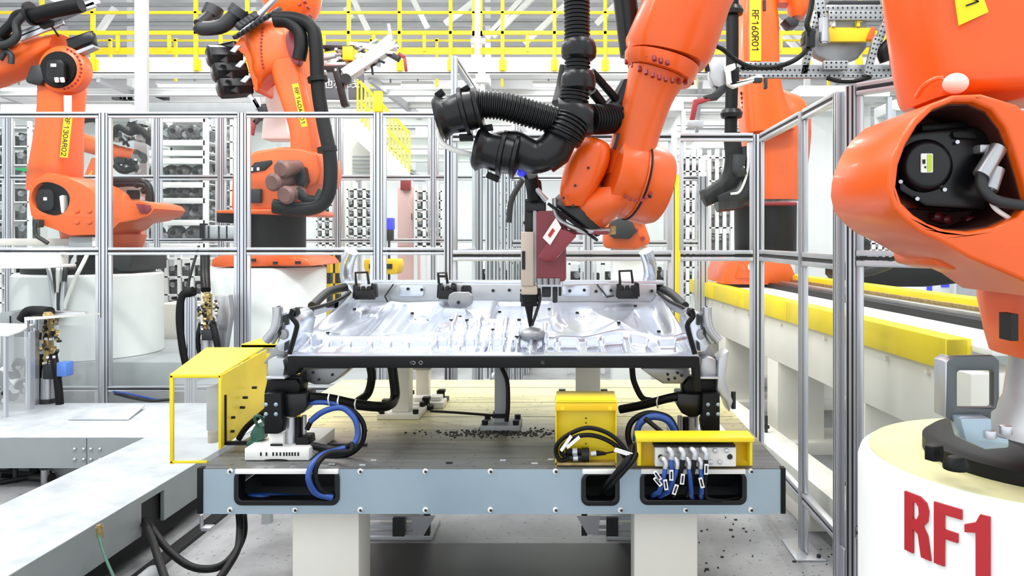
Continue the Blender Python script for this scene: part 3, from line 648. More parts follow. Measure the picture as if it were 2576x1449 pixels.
# ---- clamp units
def clamp_unit(mx, D, label, foot_y):
    X = (lambda x: mx-x) if mx else (lambda x: x)
    r = T('clamp_unit',label,'clamp',P(X(725),foot_y,D))
    def sl(pts, d, t, n, m, bev=.004): b = MB(); b.slab([(X(x),y) for x,y in pts],d,t); return b.build(n,m,r,bev=bev)
    sl([(664,990),(707,990),(709,1050),(712,1060),(708,1088),(697,1092),(664,1092)],D-.05,.05,'front_plate','black')
    sl([(707,992),(770,990),(772,1020),(760,1040),(740,1050),(722,1050),(707,1040)],D-.02,.12,'body','black_gloss',.008)
    sl([(672,955),(745,955),(755,970),(752,990),(664,990)],D+.01,.10,'upper_block','black')
    for x,y in ((669,1018),(694,1018),(669,1042),(694,1042)):
        b = MB(); b.sphere(P(X(x),y,D-.05),.0085,12,(1,.6,1)); b.build('bolt','bluegrey',r)
    sl([(670,940),(672,905),(690,898),(712,902),(716,925),(712,952),(676,954)],D,.1,'clamp_head','tin',.008)
    b = MB(); b.bpx(*sorted((X(668),X(716)))[:1],948,sorted((X(668),X(716)))[1],954,D-.03,.13); b.build('shim','alu',r,bev=.002)
    sl([(662,915),(700,860),(716,868),(716,900),(690,912)],D+.06,.05,'jaw','sheet_grey',.003)
    sl([(724,946),(760,946),(760,982),(752,982),(748,960),(724,960)],D+.03,.05,'arm','black')
    b = MB(); b.cyl(P(X(732),1048,D+.03),P(X(732),1115,D+.03),.022); b.build('cylinder','alu',r)
    b = MB(); b.cyl(P(X(750),1050,D+.03),P(X(750),1112,D+.03),.014); b.build('rod','black',r)
    b = MB(); b.cyl(P(X(765),1045,D+.05),P(X(765),1120,D+.05),.010); b.build('guide_rod','alu',r)
    sl([(676,1090),(712,1090),(712,1125),(676,1125)],D-.01,.06,'neck','label')
    return r,X,sl
D = 2.98
r,X,sl = clamp_unit(0,D,'black pneumatic clamp unit on a white foot at the left end of the table',1158)
b = MB(); a = P(615,1160,2.93); c = P(777,1128,2.93); b.box((a.x,2.93,TZ+.003),(c.x,3.25,c.z)); b.build('base_plate','label',r,bev=.003)
for k,x in enumerate((654,668,685,694,703,712,719,726,733,740,748)):
    b = MB(); b.bpx(x,1138,x+4,1147,2.9285,.002); b.build('printed_mark','ink',r)
b = MB(); b.bpx(680,1117,710,1122,2.962,.004); b.build('printed_mark','ink',r)
b = MB(); b.slab(oval(694,1158,30,3),2.928,.01); b.build('slot','ink',r)
sl([(745,1100),(775,1100),(778,1125),(742,1125)],D,.08,'valve','black')
gr = T('sensor_block','small dark green sensor block with loose wires left of the left clamp','sensor',P(640,1128,3.05))
for pts in ([(628,1092),(640,1070),(662,1072),(660,1108),(630,1112)],[(620,1108),(650,1106),(648,1126),(618,1126)]):
    b = MB(); b.slab(pts,3.02,.06); b.build('housing','green',gr,bev=.006)
b = MB(); b.tube([P(650,1075,3.0),P(640,1050,2.98),P(655,1048,2.98),P(668,1065,3.0)],.006,8,5); b.build('wire','green',gr)
b = MB(); b.tube([P(600,1105,3.1),P(620,1075,3.1),P(660,1040,3.08),P(672,1030,3.05)],.012,8,5); b.build('cable','black',gr)
r,X,sl = clamp_unit(2475,3.08,'black pneumatic clamp unit behind the long yellow bracket at the right end of the table',1140)
b = MB(); a = P(1700,1140,3.05); b.box((P(1700,0,3.05).x,3.05,TZ+.003),(P(1850,0,3.05).x,3.35,TZ+.04)); b.build('base_plate','label',r,bev=.003)
sl([(640,880),(668,905),(672,985),(650,1010),(640,1040),(630,1010),(650,960)],3.06,.12,'outer_jaw','tin',.01)
b = MB(); b.cyl(P(1845,985,3.2),P(1845,1028,3.2),.01); b.build('adjusting_bolt','char',r)
# ---- yellow bracket A
ya = T('cable_box','square yellow bracket with looped black cables and round connectors right of the middle','bracket',P(1474,1170,2.88))
b = MB(); b.slab([(1400,1014),(1550,1014),(1548,1170),(1400,1170)],2.9,.005); b.build('back_sheet','yellow',ya,bev=.001)
b = MB(); b.bpx(1397,1010,1553,1034,2.85,.015); b.build('top_flange','yellow_deep',ya,bev=.004)
b = MB(); b.bpx(1397,1010,1553,1016,2.85,.2); b.build('top_sheet','yellow',ya,bev=.003)
for x in (1398,1547): b = MB(); b.box((P(x,0,2.9).x,2.86,TZ),(P(x,0,2.9).x+.004,3.05,P(0,1012,2.9).z)); b.build('side_sheet','yellow',ya)
b = MB(); b.bpx(1396,1164,1550,1171,2.86,.04); b.build('foot_flange','brass',ya)
for x,y in ((1415,1026),(1535,1026),(1474,1052),(1474,1064),(1474,1116)):
    b = MB(); dd = 2.848 if y < 1035 else 2.898; b.cyl(P(x,y,dd),P(x,y,dd+.004),.009 if y<1035 else .003,n=12); b.build('bolt','yellow_deep' if y<1035 else 'ink',ya)
cn = T('connector_plug','pair of black round connector plugs lying on the square yellow bracket','connector',P(1455,1152,2.87))
b = MB(); b.tube([P(1422,1136,2.87),P(1462,1136,2.87)],.012,12); b.build('plug','black',cn); b = MB(); b.tube([P(1420,1152,2.87),P(1466,1150,2.87)],.011,12); b.build('plug','char',cn)
b = MB(); b.tube([P(1463,1143,2.87),P(1482,1143,2.87)],.026,16); b.build('coupling_ring','black_gloss',cn)
b = MB(); b.cyl(P(1440,1136,2.87),P(1452,1136,2.87),.014); b.cyl(P(1442,1152,2.87),P(1454,1152,2.87),.013); b.cyl(P(1486,1142,2.87),P(1500,1140,2.87),.011); b.build('metal_sleeve','alu',cn)
b = MB(); b.tube([P(1500,1140,2.87),P(1525,1141,2.87)],[.011,.005],10); b.tube([P(1520,1141,2.87),P(1550,1135,2.86)],.003,6); b.build('plug','black',cn)
def cable(pts, r, m, name, label, cat='cable', D=None, sm=6, grp=None, n=10):
    pts = [P(*p) if len(p) == 3 and D is None else P(p[0],p[1],D) for p in pts]; b = MB(); b.tube(pts,r,n,sm); return tag(b.build(name,m,ang=80),label,cat,grp)
cable([(1432,1152,2.86),(1410,1158,2.85),(1399,1140,2.85),(1404,1115,2.84),(1436,1090,2.83),(1480,1076,2.82),(1530,1090,2.82),(1565,1120,2.82),(1580,1150,2.82)],.0085,'black','cable','black cable looping highest over the square yellow bracket')
cable([(1422,1150,2.85),(1412,1136,2.84),(1420,1118,2.83),(1455,1097,2.82),(1500,1097,2.82),(1545,1118,2.82),(1572,1150,2.82)],.0085,'black','cable','second black cable looping lower over the square yellow bracket')
for pts,l in (([(1408,1132),(1434,1094),(1440,1100),(1414,1137)],'white cable label on the outer loop at the square yellow bracket'),([(1424,1122),(1456,1096),(1460,1103),(1428,1130)],'white cable label on the inner loop at the square yellow bracket'),([(1548,1126),(1592,1140),(1588,1150),(1544,1136)],'long white cable label just right of the square yellow bracket')):
    b = MB(); b.slab(pts,2.80,.003); tag(b.build('cable_label','label'),l,'label')
b = MB()
for k,(dx,dy) in enumerate(((0,0),(8,4),(15,-4),(-8,3),(4,10))): b.tube([P(1592+dx*.5,1120+dy,2.84),P(1585+dx,1150+dy,2.80),P(1562+dx,1180+dy,2.79),P(1530+dx*.6,1215+dy,2.81),P(1516+dx*.4,1240+dy*.4,2.9)],.0085,8,5)
tag(b.build('cable_bundle','black',ang=80),'bundle of black cables dropping into the small middle cutout','cable')
# ---- yellow bracket B with manifold
yb = T('yellow_bracket','long yellow sheet bracket with hood over the cable manifold at the right end','bracket',P(1745,1172,2.86))
b = MB(); b.bpx(1601,1100,1898,1113,2.78,.10); b.build('hood','yellow',yb,bev=.004)
b = MB(); b.bpx(1603,1111,1893,1172,2.87,.005); b.build('back_sheet','yellow_deep',yb,bev=.001)
for x0,x1 in ((1603,1613),(1886,1893)): b = MB(); b.bpx(x0,1111,x1,1172,2.80,.08); b.build('side_sheet','yellow',yb,bev=.002)
mf = T('cable_manifold','silver manifold block with elbow plugs under the long yellow bracket','manifold',P(1750,1172,2.82))
b = MB(); b.bpx(1648,1125,1852,1174,2.80,.05); b.build('block','label',mf,bev=.003)
b = MB(); b.bpx(1645,1120,1850,1125,2.79,.06); b.build('gasket','ink',mf)
for x,y in ((1662,1150),(1836,1149)): b = MB(); b.cyl(P(x,y,2.797),P(x,y,2.802),.010); b.build('mounting_hole','ink',mf)
for x,y in ((1800,1135),(1829,1135),(1783,1164),(1812,1164),(1790,1164)): b = MB(); b.lathe(P(x,y,2.79),(0,1,0),[(0,.004),(.002,.008),(.012,.009)],12); b.build('port','alu',mf)
plugs = [(1683,1137,1),(1712,1137,0),(1741,1137,0),(1770,1137,0),(1668,1160,1),(1697,1160,1),(1727,1160,1),(1757,1160,1)]
for k,(x,y,bl) in enumerate(plugs):
    b = MB(); b.tube([P(x-5,y-4,2.80),P(x,y-6,2.76),P(x+7,y+4,2.75),P(x+6,y+18,2.75)],.0105,10,4); b.build('elbow_plug','alu',mf)
ends = [(1683,1240,'blue'),(1690,1250,'black'),(1725,1250,'black'),(1764,1235,'black'),(1640,1250,'blue'),(1655,1252,'blue'),(1745,1255,'blue'),(1766,1255,'blue')]
for k,((x,y,bl),(ex,ey,mm)) in enumerate(zip(plugs,ends)):
    word = ['first','second','third','fourth'][k%4]
    mid = [(x+6,y+16,2.75),(x+6+(ex-x)*.15,y+40,2.745),(x+4+(ex-x)*.45,y+75,2.76),((x+ex*2)/3,ey-8,2.80),(ex,ey,2.88)]
    cable(mid,.0088,mm,'hose','%s %s hose from the %s row of elbow plugs on the silver manifold' % (word,mm,'upper' if k<4 else 'lower'),'hose')
for k,(x,y,a) in enumerate(((1654,1197,-35),(1655,1212,-40),(1689,1196,0),(1675,1220,-8),(1717,1206,6),(1699,1232,18),(1777,1181,2),(1765,1215,-15))):
    b = MB(); c,s_ = math.cos(math.radians(a)),math.sin(math.radians(a)); q = [(-5,-13),(5,-13),(5,13),(-5,13)]
    b.slab([(x+u*c-v*s_*-1*-1,y+u*s_+v*c) for u,v in q],2.728,.004); ob = b.build('cable_label','label')
    tag(ob,['slanted white cable tag highest below the manifold','slanted white cable tag second below the manifold','upright white cable tag under the second upper plug','white tag on the hose left of the middle of the right cutout','upright white cable tag under the third upper plug','tilted white tag lowest in the right cutout','upright white cable tag beside the fourth upper plug','white tag on the rightmost manifold hose'][k],'label')
    b = MB(); b.slab([(x+u*.45*c-v*.7*s_,y+u*.45*s_+v*.7*c) for u,v in q],2.727,.002); bb = b.build('printed_mark','ink',ob)
b = MB(); b.tube([P(1776,1180,2.77),P(1774,1240,2.80),P(1790,1256,2.82),P(1830,1258,2.84),P(1868,1250,2.86)],.007,8,6); tag(b.build('cable','black',ang=80),'thin black cable curling along the bottom of the right cutout','cable')
# ---- hoses and loops
cable([(775,1000,3.0),(830,1004,3.05),(900,1018,3.1),(970,1022,3.2),(993,1000,3.3),(990,950,3.3),(985,915,3.3)],.021,'black','hose','thick black hose from the left clamp curving up beside the left post','hose')
cable([(900,1010,3.3),(925,990,3.35),(935,950,3.35),(930,915,3.35)],.019,'black','hose','thick black hose hanging from the pan left of the left post','hose')
cable([(770,1015,3.0),(810,1012,3.0),(850,1018,3.0)],.010,'blue','hose','short blue hose under the thick hose at the left clamp','hose')
b = MB()
loop = [(772,1080),(790,1050),(830,1028),(880,1030),(912,1062),(915,1100),(900,1128),(870,1145),(820,1150)]
b.tube([P(x,y,2.98) for x,y in loop],.010,10,6); tag(b.build('hose','black',ang=80),'black hose in the big loop right of the left clamp','hose')
cable([(780,1060,2.97),(815,1035,2.97),(860,1026,2.97),(893,1055,2.96),(900,1095,2.95),(885,1120,2.93),(850,1132,2.9),(810,1145,2.84),(785,1170,2.79),(776,1205,2.77),(795,1240,2.79),(835,1252,2.82)],.0115,'blue','hose','blue hose looping right of the left clamp and down into the left cutout','hose')
cable([(775,1120,3.0),(820,1132,2.96),(870,1125,2.92),(885,1118,2.9),(880,1135,2.88),(830,1140,2.85),(800,1165,2.80),(793,1200,2.79),(810,1235,2.8),(842,1246,2.84)],.010,'black','hose','black hose running beside the blue one into the left cutout','hose')
b = MB(); b.tube([P(785,1118,2.98),P(840,1130,2.95)],.011,10); tag(b.build('inline_fitting','black_gloss'),'black inline fitting beside the foot of the left clamp','fitting')
cable([(600,1256,2.9),(650,1250,2.88),(700,1258,2.88),(790,1256,2.9),(840,1250,2.9)],.012,'blue','hose','blue hose lying along the bottom of the left cutout','hose')
cable([(605,1248,2.93),(680,1246,2.93),(760,1252,2.93),(840,1244,2.93)],.011,'blue','hose','second blue hose lying behind the first in the left cutout','hose')
cable([(1560,1030,3.2),(1620,1018,3.15),(1680,1002,3.1),(1720,995,3.08)],.018,'black','hose','thick black hose running to the right clamp','hose')
cable([(1590,925,3.3),(1595,960,3.3),(1615,1000,3.28),(1640,1008,3.25)],.013,'black','hose','black hose hanging down from the pan towards the right clamp','hose')
cable([(1600,1150,2.95),(1580,1100,2.97),(1590,1060,2.98),(1630,1040,2.98),(1680,1050,2.98),(1700,1080,2.98),(1706,1110,2.98)],.012,'black','hose','black hose arching over the left end of the long yellow bracket','hose')
cable([(1600,1110,2.96),(1608,1068,2.96),(1640,1048,2.96),(1680,1058,2.96),(1700,1095,2.96),(1704,1120,2.96)],.014,'blue','hose','blue hose arching over the left end of the long yellow bracket','hose')
cable([(1622,1052,2.94),(1650,1075,2.92),(1680,1100,2.90)],.009,'black','cable','straight black cable crossing inside the blue arch','cable')
for x,y,d in ((1655,1012,3.09),(828,1004,2.99),(852,1010,3.0),(895,1018,3.05)):
    b = MB(); b.tube([P(x,y-14,d),P(x-3,y,d-.03),P(x,y+14,d)],.003,6,4); tag(b.build('cable_tie','label'),'white cable tie round the thick hose of the right clamp' if x>1000 else 'white cable tie round the left thick hose, %s from the clamp' % {828:'first',852:'second',895:'third'}[x],'cable tie')
cable([(1083,1034,3.62),(1150,1038,3.55),(1240,1045,3.45)],.006,'black','cable','thin black cable lying on the table from the left post to the middle post')
cable([(1262,925,3.4),(1276,960,3.38),(1278,1020,3.36),(1274,1060,3.36)],.010,'black','cable','black cable running down the right side of the middle post')
# ================================================================== WELDING ROBOT ABOVE THE PAN
def bolts(pts, D, r, parent, m='char', L=.012, name='bolt'):
    for x,y in pts: b = MB(); b.cyl(P(x,y,D-L),P(x,y,D),r,n=8); b.build(name,m,parent)
RM = 3.35
rb = T('welding_robot','orange welding robot arm reaching down from above over the floor pan','robot',P(1560,560,RM))
b = MB(); b.arm([((1655,-260),(1905,-210),.24),((1632,-120),(1880,-70),.24),((1612,10),(1832,30),.22),((1574,98),(1790,150),.215),((1578,128),(1770,175),.205)],RM,36,2.3); b.build('upper_forearm','orange_near',rb)
b = MB(); b.arm([((1572,130),(1756,180),.20),((1572,150),(1748,198),.20),((1580,166),(1738,216),.19)],RM,36,2.2); b.build('flange','orange_near',rb)
for i in range(11):
    t = i/10; a = math.pi*(t); xx = 1580+(1745-1580)*t; yy = 118+ (170-118)*t + 14*math.sin(a); dd = RM-.20*math.sin(a)-.01
    for o_ in (0,58): b = MB(); q = P(xx+(-4 if o_ else 0),yy+o_*.72,dd*(1 if not o_ else .997)); b.cyl(q,q+Vector((0,.01,.02)),.009,n=6); b.build('bolt','darkred',rb)
b = MB(); b.arm([((1582,168),(1722,212),.15),((1566,240),(1690,262),.135),((1545,320),(1662,335),.13),((1530,390),(1645,395),.13),((1520,440),(1640,440),.14)],RM,32,2.6,sm=3); b.build('lower_forearm','orange',rb)
b = MB(); b.slab([(1542,372),(1553,334),(1560,336),(1550,376)],RM-.145,.02); b.build('nameplate','ink',rb)
# wrist drum, axis roughly sideways
c0, c1 = P(1470,450,RM+.0), P(1672,470,RM+.03)
ax = (c1-c0).normalized()
b = MB(); b.lathe(P(1540,438,RM-.02),(P(1672,478,RM+.05)-P(1540,438,RM-.02)),[(-.03,.10),(-.02,.165),(.09,.178),(.10,.172),(.108,.178),(.2,.176),(.235,.16),(.245,.12)],40); b.build('wrist_drum','orange',rb)
b = MB(); b.lathe(P(1596,456,RM+.0),(P(1672,478,RM+.05)-P(1540,438,RM-.02)),[(0,.1795),(.006,.1795)],40); b.build('wrist_seam','ink',rb)
b = MB(); b.arm([((1458,352),(1500,350),.08),((1432,392),(1532,368),.12),((1415,440),(1530,420),.13),((1408,492),(1500,480),.125),((1418,520),(1475,520),.10)],RM-.06,28,3.2,sm=3); b.build('wrist_motor_cover','orange_near',rb)
b = MB(); b.arm([((1458,478),(1630,470),.13),((1425,505),(1612,510),.165),((1432,545),(1560,540),.15),((1455,572),(1520,574),.10)],RM-.0,30,2.2,sm=3); b.build('wrist_housing','orange',rb)
for i in range(8):
    a = math.radians(20+i*17); q = P(1608-62*math.cos(a)*.75-6,452+52*math.sin(a),RM-.17*abs(math.sin(a*.9))-.05); b = MB(); b.cyl(q,q+Vector((.0,.02,.0)),.009,n=6); b.build('bolt','darkred',rb)
for i in range(6):
    q = P(1662-i*5,424+i*14,RM-.11-.008*i); b = MB(); b.cyl(q,q+Vector((-.02,.02,0)),.008,n=6); b.build('bolt','ink',rb)
bolts([(1480,422),(1447,467),(1418,498),(1442,517)],RM-.185,.006,rb)
b = MB(); ax2 = P(1395,620,RM)-P(1470,520,RM); b.lathe(P(1452,545,RM-.02),ax2,[(-.03,.125),(.01,.13),(.02,.12)],32); b.build('tool_flange','char',rb)
b = MB(); b.lathe(P(1443,556,RM-.02),ax2,[(.0,.138),(.012,.138)],32); b.build('seal_ring','black',rb)
b = MB(); b.tube([P(1395,500,RM-.08),P(1400,540,RM-.1),P(1430,568,RM-.14),P(1480,582,RM-.12),P(1530,578,RM-.05)],.012,10,6); b.build('cable_loom','tin',rb)
b = MB(); b.bpx(1532,566,1550,590,RM+.02,.06); b.build('brass_fitting','brass',rb,bev=.006)
# maroon bracket
tl_ = T('dispensing_tool','tall beige and black dispensing head on a dark red bracket pointing at the pan','tool',P(1345,820,RM))
b = MB(); b.slab(rrect(1349,530,1424,708,9),RM-.10,.03); b.build('bracket_plate','maroon',tl_,bev=.004)
b = MB(); b.slab([(1352,648),(1395,585),(1400,560),(1412,575),(1452,592),(1396,655),(1372,660)],RM-.2,.12); b.build('bracket_rib','maroon',tl_,bev=.008)
b = MB(); b.slab([(1395,560),(1412,574),(1420,590),(1530,590),(1532,582),(1430,578),(1402,548)],RM-.12,.2); b.build('bracket_arm','maroon',tl_,bev=.004)
b = MB(); b.slab([(1365,598),(1398,548),(1412,572),(1384,617)],RM-.206,.005); b.build('warning_label','label',tl_)
b = MB(); b.slab([(1378,592),(1390,574),(1396,580),(1384,598)],RM-.208,.003); b.build('printed_mark','redink',tl_)
b = MB(); b.bpx(1341,530,1350,712,RM-.10,.05); b.build('bracket_edge','grey',tl_,bev=.002)
b = MB(); b.bpx(1310,583,1343,720,RM-.11,.12); b.build('cover','beige',tl_,bev=.006)
b = MB(); b.bpx(1313,632,1321,678,RM-.114,.01); b.build('nameplate','ink',tl_)
b = MB(); b.bpx(1311,718,1352,742,RM-.10,.10); b.build('lower_cover','beige',tl_,bev=.006)
b = MB(); b.bpx(1320,500,1348,584,RM-.06,.10); b.slab([(1314,560),(1322,552),(1322,570)],RM-.04,.04); b.build('motor','black_gloss',tl_,bev=.006)
b = MB(); b.slab([(1322,455),(1360,450),(1368,535),(1330,540)],RM-.06,.07); b.build('upper_bellows','black',tl_,bev=.01)
b = MB(); b.bpx(1322,504,1372,532,RM-.09,.12); b.build('collar_block','black_gloss',tl_,bev=.006)
b = MB(); b.bpx(1352,710,1415,722,RM-.10,.10); b.build('lower_plate','alu',tl_,bev=.003)
for x in (1358,1372,1388,1402): b = MB(); b.cyl(P(x,700,RM-.10),P(x,716,RM-.10),.014,n=12); b.build('fitting','sheet_grey',tl_)
b = MB(); b.lathe(P(1331,738,RM-.05),(0,0,-1),[(0,.040),(.035,.040),(.04,.036),(.055,.036)],24); b.build('nozzle_head','black',tl_)
b = MB(); b.lathe(P(1331,770,RM-.05),(0.06,0,-1),[(0,.020),(.03,.014),(.07,.009),(.095,.005)],18); b.build('nozzle_tip','black',tl_)
b = MB(); b.tube([P(1356,725,RM-.05),P(1358,755,RM-.05),P(1348,790,RM-.05),P(1338,818,RM-.05)],.007,10,5); b.build('guide_tube','char',tl_)
for x0,y0,x1,y1 in ((1363,722,1385,748),(1390,722,1402,762),(1405,720,1412,745)): b = MB(); b.bpx(x0,y0,x1,y1,RM-.06,.06); b.build('sensor','char',tl_,bev=.004)
# clamps for the hoses and hoses themselves
def corr(pts, r, D=None, pitch=.016, sm=8):
    P3 = catmull([P(*p) for p in pts],sm); L = [0]
    for a,c in zip(P3,P3[1:]): L.append(L[-1]+(c-a).length)
    n = int(L[-1]/(pitch/4)); out = []; rs = []; j = 0
    for i in range(n+1):
        s_ = L[-1]*i/n
        while j < len(L)-2 and L[j+1] < s_: j += 1
        t = (s_-L[j])/max(L[j+1]-L[j],1e-9); out.append(P3[j].lerp(P3[j+1],t)); rs.append(r*(1.0 if i%4 in (1,2) else .88))
    b = MB(); b.tube(out,rs,28); return b
def ball(b, x, y, D, rpx, hpx, d=None):
    c = P(x,y,D); b.lathe(c-Vector((0,0,S(hpx,D))),(0,0,1) if d is None else d,[(0,S(rpx*.78,D)),(S(hpx*.25,D),S(rpx*.95,D)),(S(hpx*.8,D),S(rpx,D)),(S(hpx*1.4,D),S(rpx*.97,D)),(S(hpx*1.85,D),S(rpx*.85,D)),(S(hpx*2,D),S(rpx*.74,D))],36)
HD = 3.12
hs = T('hose_package','thick black corrugated hose package with swivel joints hanging left of the orange robot arm','hose package',P(1450,300,HD))
corr([(1452,-200,HD),(1451,-60,HD),(1452,105,HD)],S(33,HD)).build('corrugated_hose','hose',hs)
corr([(1453,125,HD),(1452,200,HD)],S(33,HD)).build('corrugated_hose','hose',hs)
corr([(1450,200,HD),(1440,280,HD)],S(38,HD)).build('corrugated_hose','hose',hs)
for x,y,rx,hh in ((1456,125,45,26),(1455,204,44,26)):
    b = MB(); ball(b,x,y,HD,rx,hh); b.build('swivel_joint','black_gloss',hs)
b = MB(); b.loft([(P(1405,285,HD),(0,0,S(38,HD)),(0,.05,0)),(P(1440,290,HD),(0,0,S(44,HD)),(0,.075,0)),(P(1478,300,HD),(0,0,S(42,HD)),(0,.07,0)),(P(1492,305,HD),(0,0,S(34,HD)),(0,.06,0))],28,2.3)
b.arm([((1405,268),(1480,268),.06),((1398,300),(1486,310),.075),((1392,335),(1470,350),.07),((1385,350),(1455,372),.06)],HD,28,2.2,sm=3); b.build('tee_joint','black_gloss',hs)
corr([(1445,300,HD-.02),(1428,330,HD-.03),(1418,350,HD-.03)],S(46,HD)).build('corrugated_hose','hose',hs)
b = MB(); b.tube([P(1415,345,HD),P(1395,375,HD),P(1365,398,HD)],[S(40,HD),S(47,HD),S(45,HD)],30,0); b.build('swivel_joint','black_gloss',hs)
b = MB(); b.tube([P(1390,378,HD),P(1345,395,HD-.01),P(1290,370,HD-.02),P(1250,375,HD-.02)],[S(42,HD)]*4,28,6); b.build('elbow','black_gloss',hs)
corr([(1180,262,HD-.06),(1260,266,HD-.05),(1340,288,HD-.02),(1410,308,HD)],S(36,HD)).build('corrugated_hose','hose',hs)
corr([(1480,300,HD+.08),(1520,300,HD+.14),(1560,296,HD+.2)],S(40,HD)).build('corrugated_hose','hose',hs)
def hose_clamp(x, y, D, s_=1., ang=0):
    ca, sa = math.cos(math.radians(ang)), math.sin(math.radians(ang)); ax = Vector((ca,0,-sa)); c = P(x,y,D); k = S(1,D)*s_
    b = MB(); b.lathe(c-ax*62*k,ax,[(0,30*k),(2*k,46*k),(12*k,54*k),(22*k,46*k),(30*k,42*k),(60*k,46*k),(64*k,58*k),(72*k,58*k),(74*k,46*k),(92*k,44*k),(96*k,54*k),(104*k,52*k),(108*k,38*k)],36); b.build('clamp_shell','black_gloss',hs)
    b = MB(); up = Vector((sa,0,ca)); 
    for lp,lq,lw in ((c-ax*50*k+up*50*k,c-ax*30*k+up*58*k,20*k),(c-ax*20*k-up*56*k,c+ax*10*k-up*62*k,22*k),(c+ax*10*k+up*48*k,c+ax*30*k+up*54*k,16*k)): MB().bar(lp,lq,lw,lw*.7).build('clamp_lug','black',hs,bev=.003)
hose_clamp(1163,283,HD-.07,1.08,-14); hose_clamp(1258,386,HD-.04,1.05,12)
b = MB(); b.tube([P(1104,330,HD-.05),P(1108,352,HD-.05),P(1130,372,HD-.05),P(1190,390,HD-.03)],.012,10,6); tag(b.build('cable','label',ang=80),'white cable curving between the two black hose clamps','cable')
b = MB(); b.sphere(P(1196,400,HD-.02),.035,16,(.7,.7,1.)); tag(b.build('cable_plug','bluegrey'),'grey blue plug at the lower left hose clamp','plug')
cable([(1560,-120,HD+.35),(1575,20,HD+.35),(1590,140,HD+.35)],.055,'hose','hose','black corrugated hose behind the orange forearm at the top','hose',n=24)
cable([(1420,165,HD+.3),(1410,220,HD+.3),(1400,260,HD+.25)],.022,'char','hose','short grey tube left of the vertical black hose','hose')
cable([(1488,180,HD+.1),(1520,215,HD+.14),(1550,250,HD+.18)],.018,'black','hose','slanting black tube between vertical hose and orange forearm','hose')
cable([(1490,230,HD+.1),(1515,262,HD+.14)],.022,'black','hose','short thick black tube right of the tee joint','hose')
b = MB(); b.arm([((1560,205),(1600,200),.04),((1540,240),(1590,250),.05),((1510,265),(1580,270),.05)],HD+.22,20,2.3); tag(b.build('hose_holder','black_gloss'),'black hose holder tucked behind the orange forearm','holder')
cable([(1298,425,HD+.05),(1330,455,HD+.08),(1375,505,HD+.1)],.012,'tin','cable','braided silver cable running from the lower clamp to the dispensing head')
cable([(1335,440,HD+.06),(1340,470,HD+.1),(1345,500,HD+.12)],.03,'black','hose','short fat black sleeve above the dispensing head','hose')
b = MB(); b.sphere(P(1312,432,HD+.06),.022,16); tag(b.build('cap','bluelamp'),'small bright blue cap under the lower hose clamp','cap')
cable([(1345,352,5.12),(1320,440,5.12),(1288,500,5.12),(1280,560,5.12)],.02,'char','cable','dark cable hanging from the rear fence rail left of the dispensing head')
# ================================================================== SAFETY FENCES
def profile(p0, p1, wd, dp, dirv, slots=2):
    # aluminium extrusion standing between two heights, wide side along dirv, T slots recessed into both wide faces
    u = Vector(dirv).normalized(); n = Vector((-u.y,u.x,0)); g = .010; dd = .012; k = slots; seg_ = wd/k; pts = []
    for i in range(k):
        c = -wd/2+seg_*(i+.5); pts += [(c-g/2,-dp/2),(c-g/2,-dp/2+dd),(c+g/2,-dp/2+dd),(c+g/2,-dp/2)]
    pts = [(-wd/2,-dp/2)]+pts+[(wd/2,-dp/2),(wd/2,-g/2),(wd/2-dd,-g/2),(wd/2-dd,g/2),(wd/2,g/2),(wd/2,dp/2)]
    for i in reversed(range(k)):
        c = -wd/2+seg_*(i+.5); pts += [(c+g/2,dp/2),(c+g/2,dp/2-dd),(c-g/2,dp/2-dd),(c-g/2,dp/2)]
    pts += [(-wd/2,dp/2),(-wd/2,g/2),(-wd/2+dd,g/2),(-wd/2+dd,-g/2),(-wd/2,-g/2)]
    p0 = Vector(p0); return MB().prism([[p0+u*a+n*c for a,c in pts]],Vector(p1)-p0)
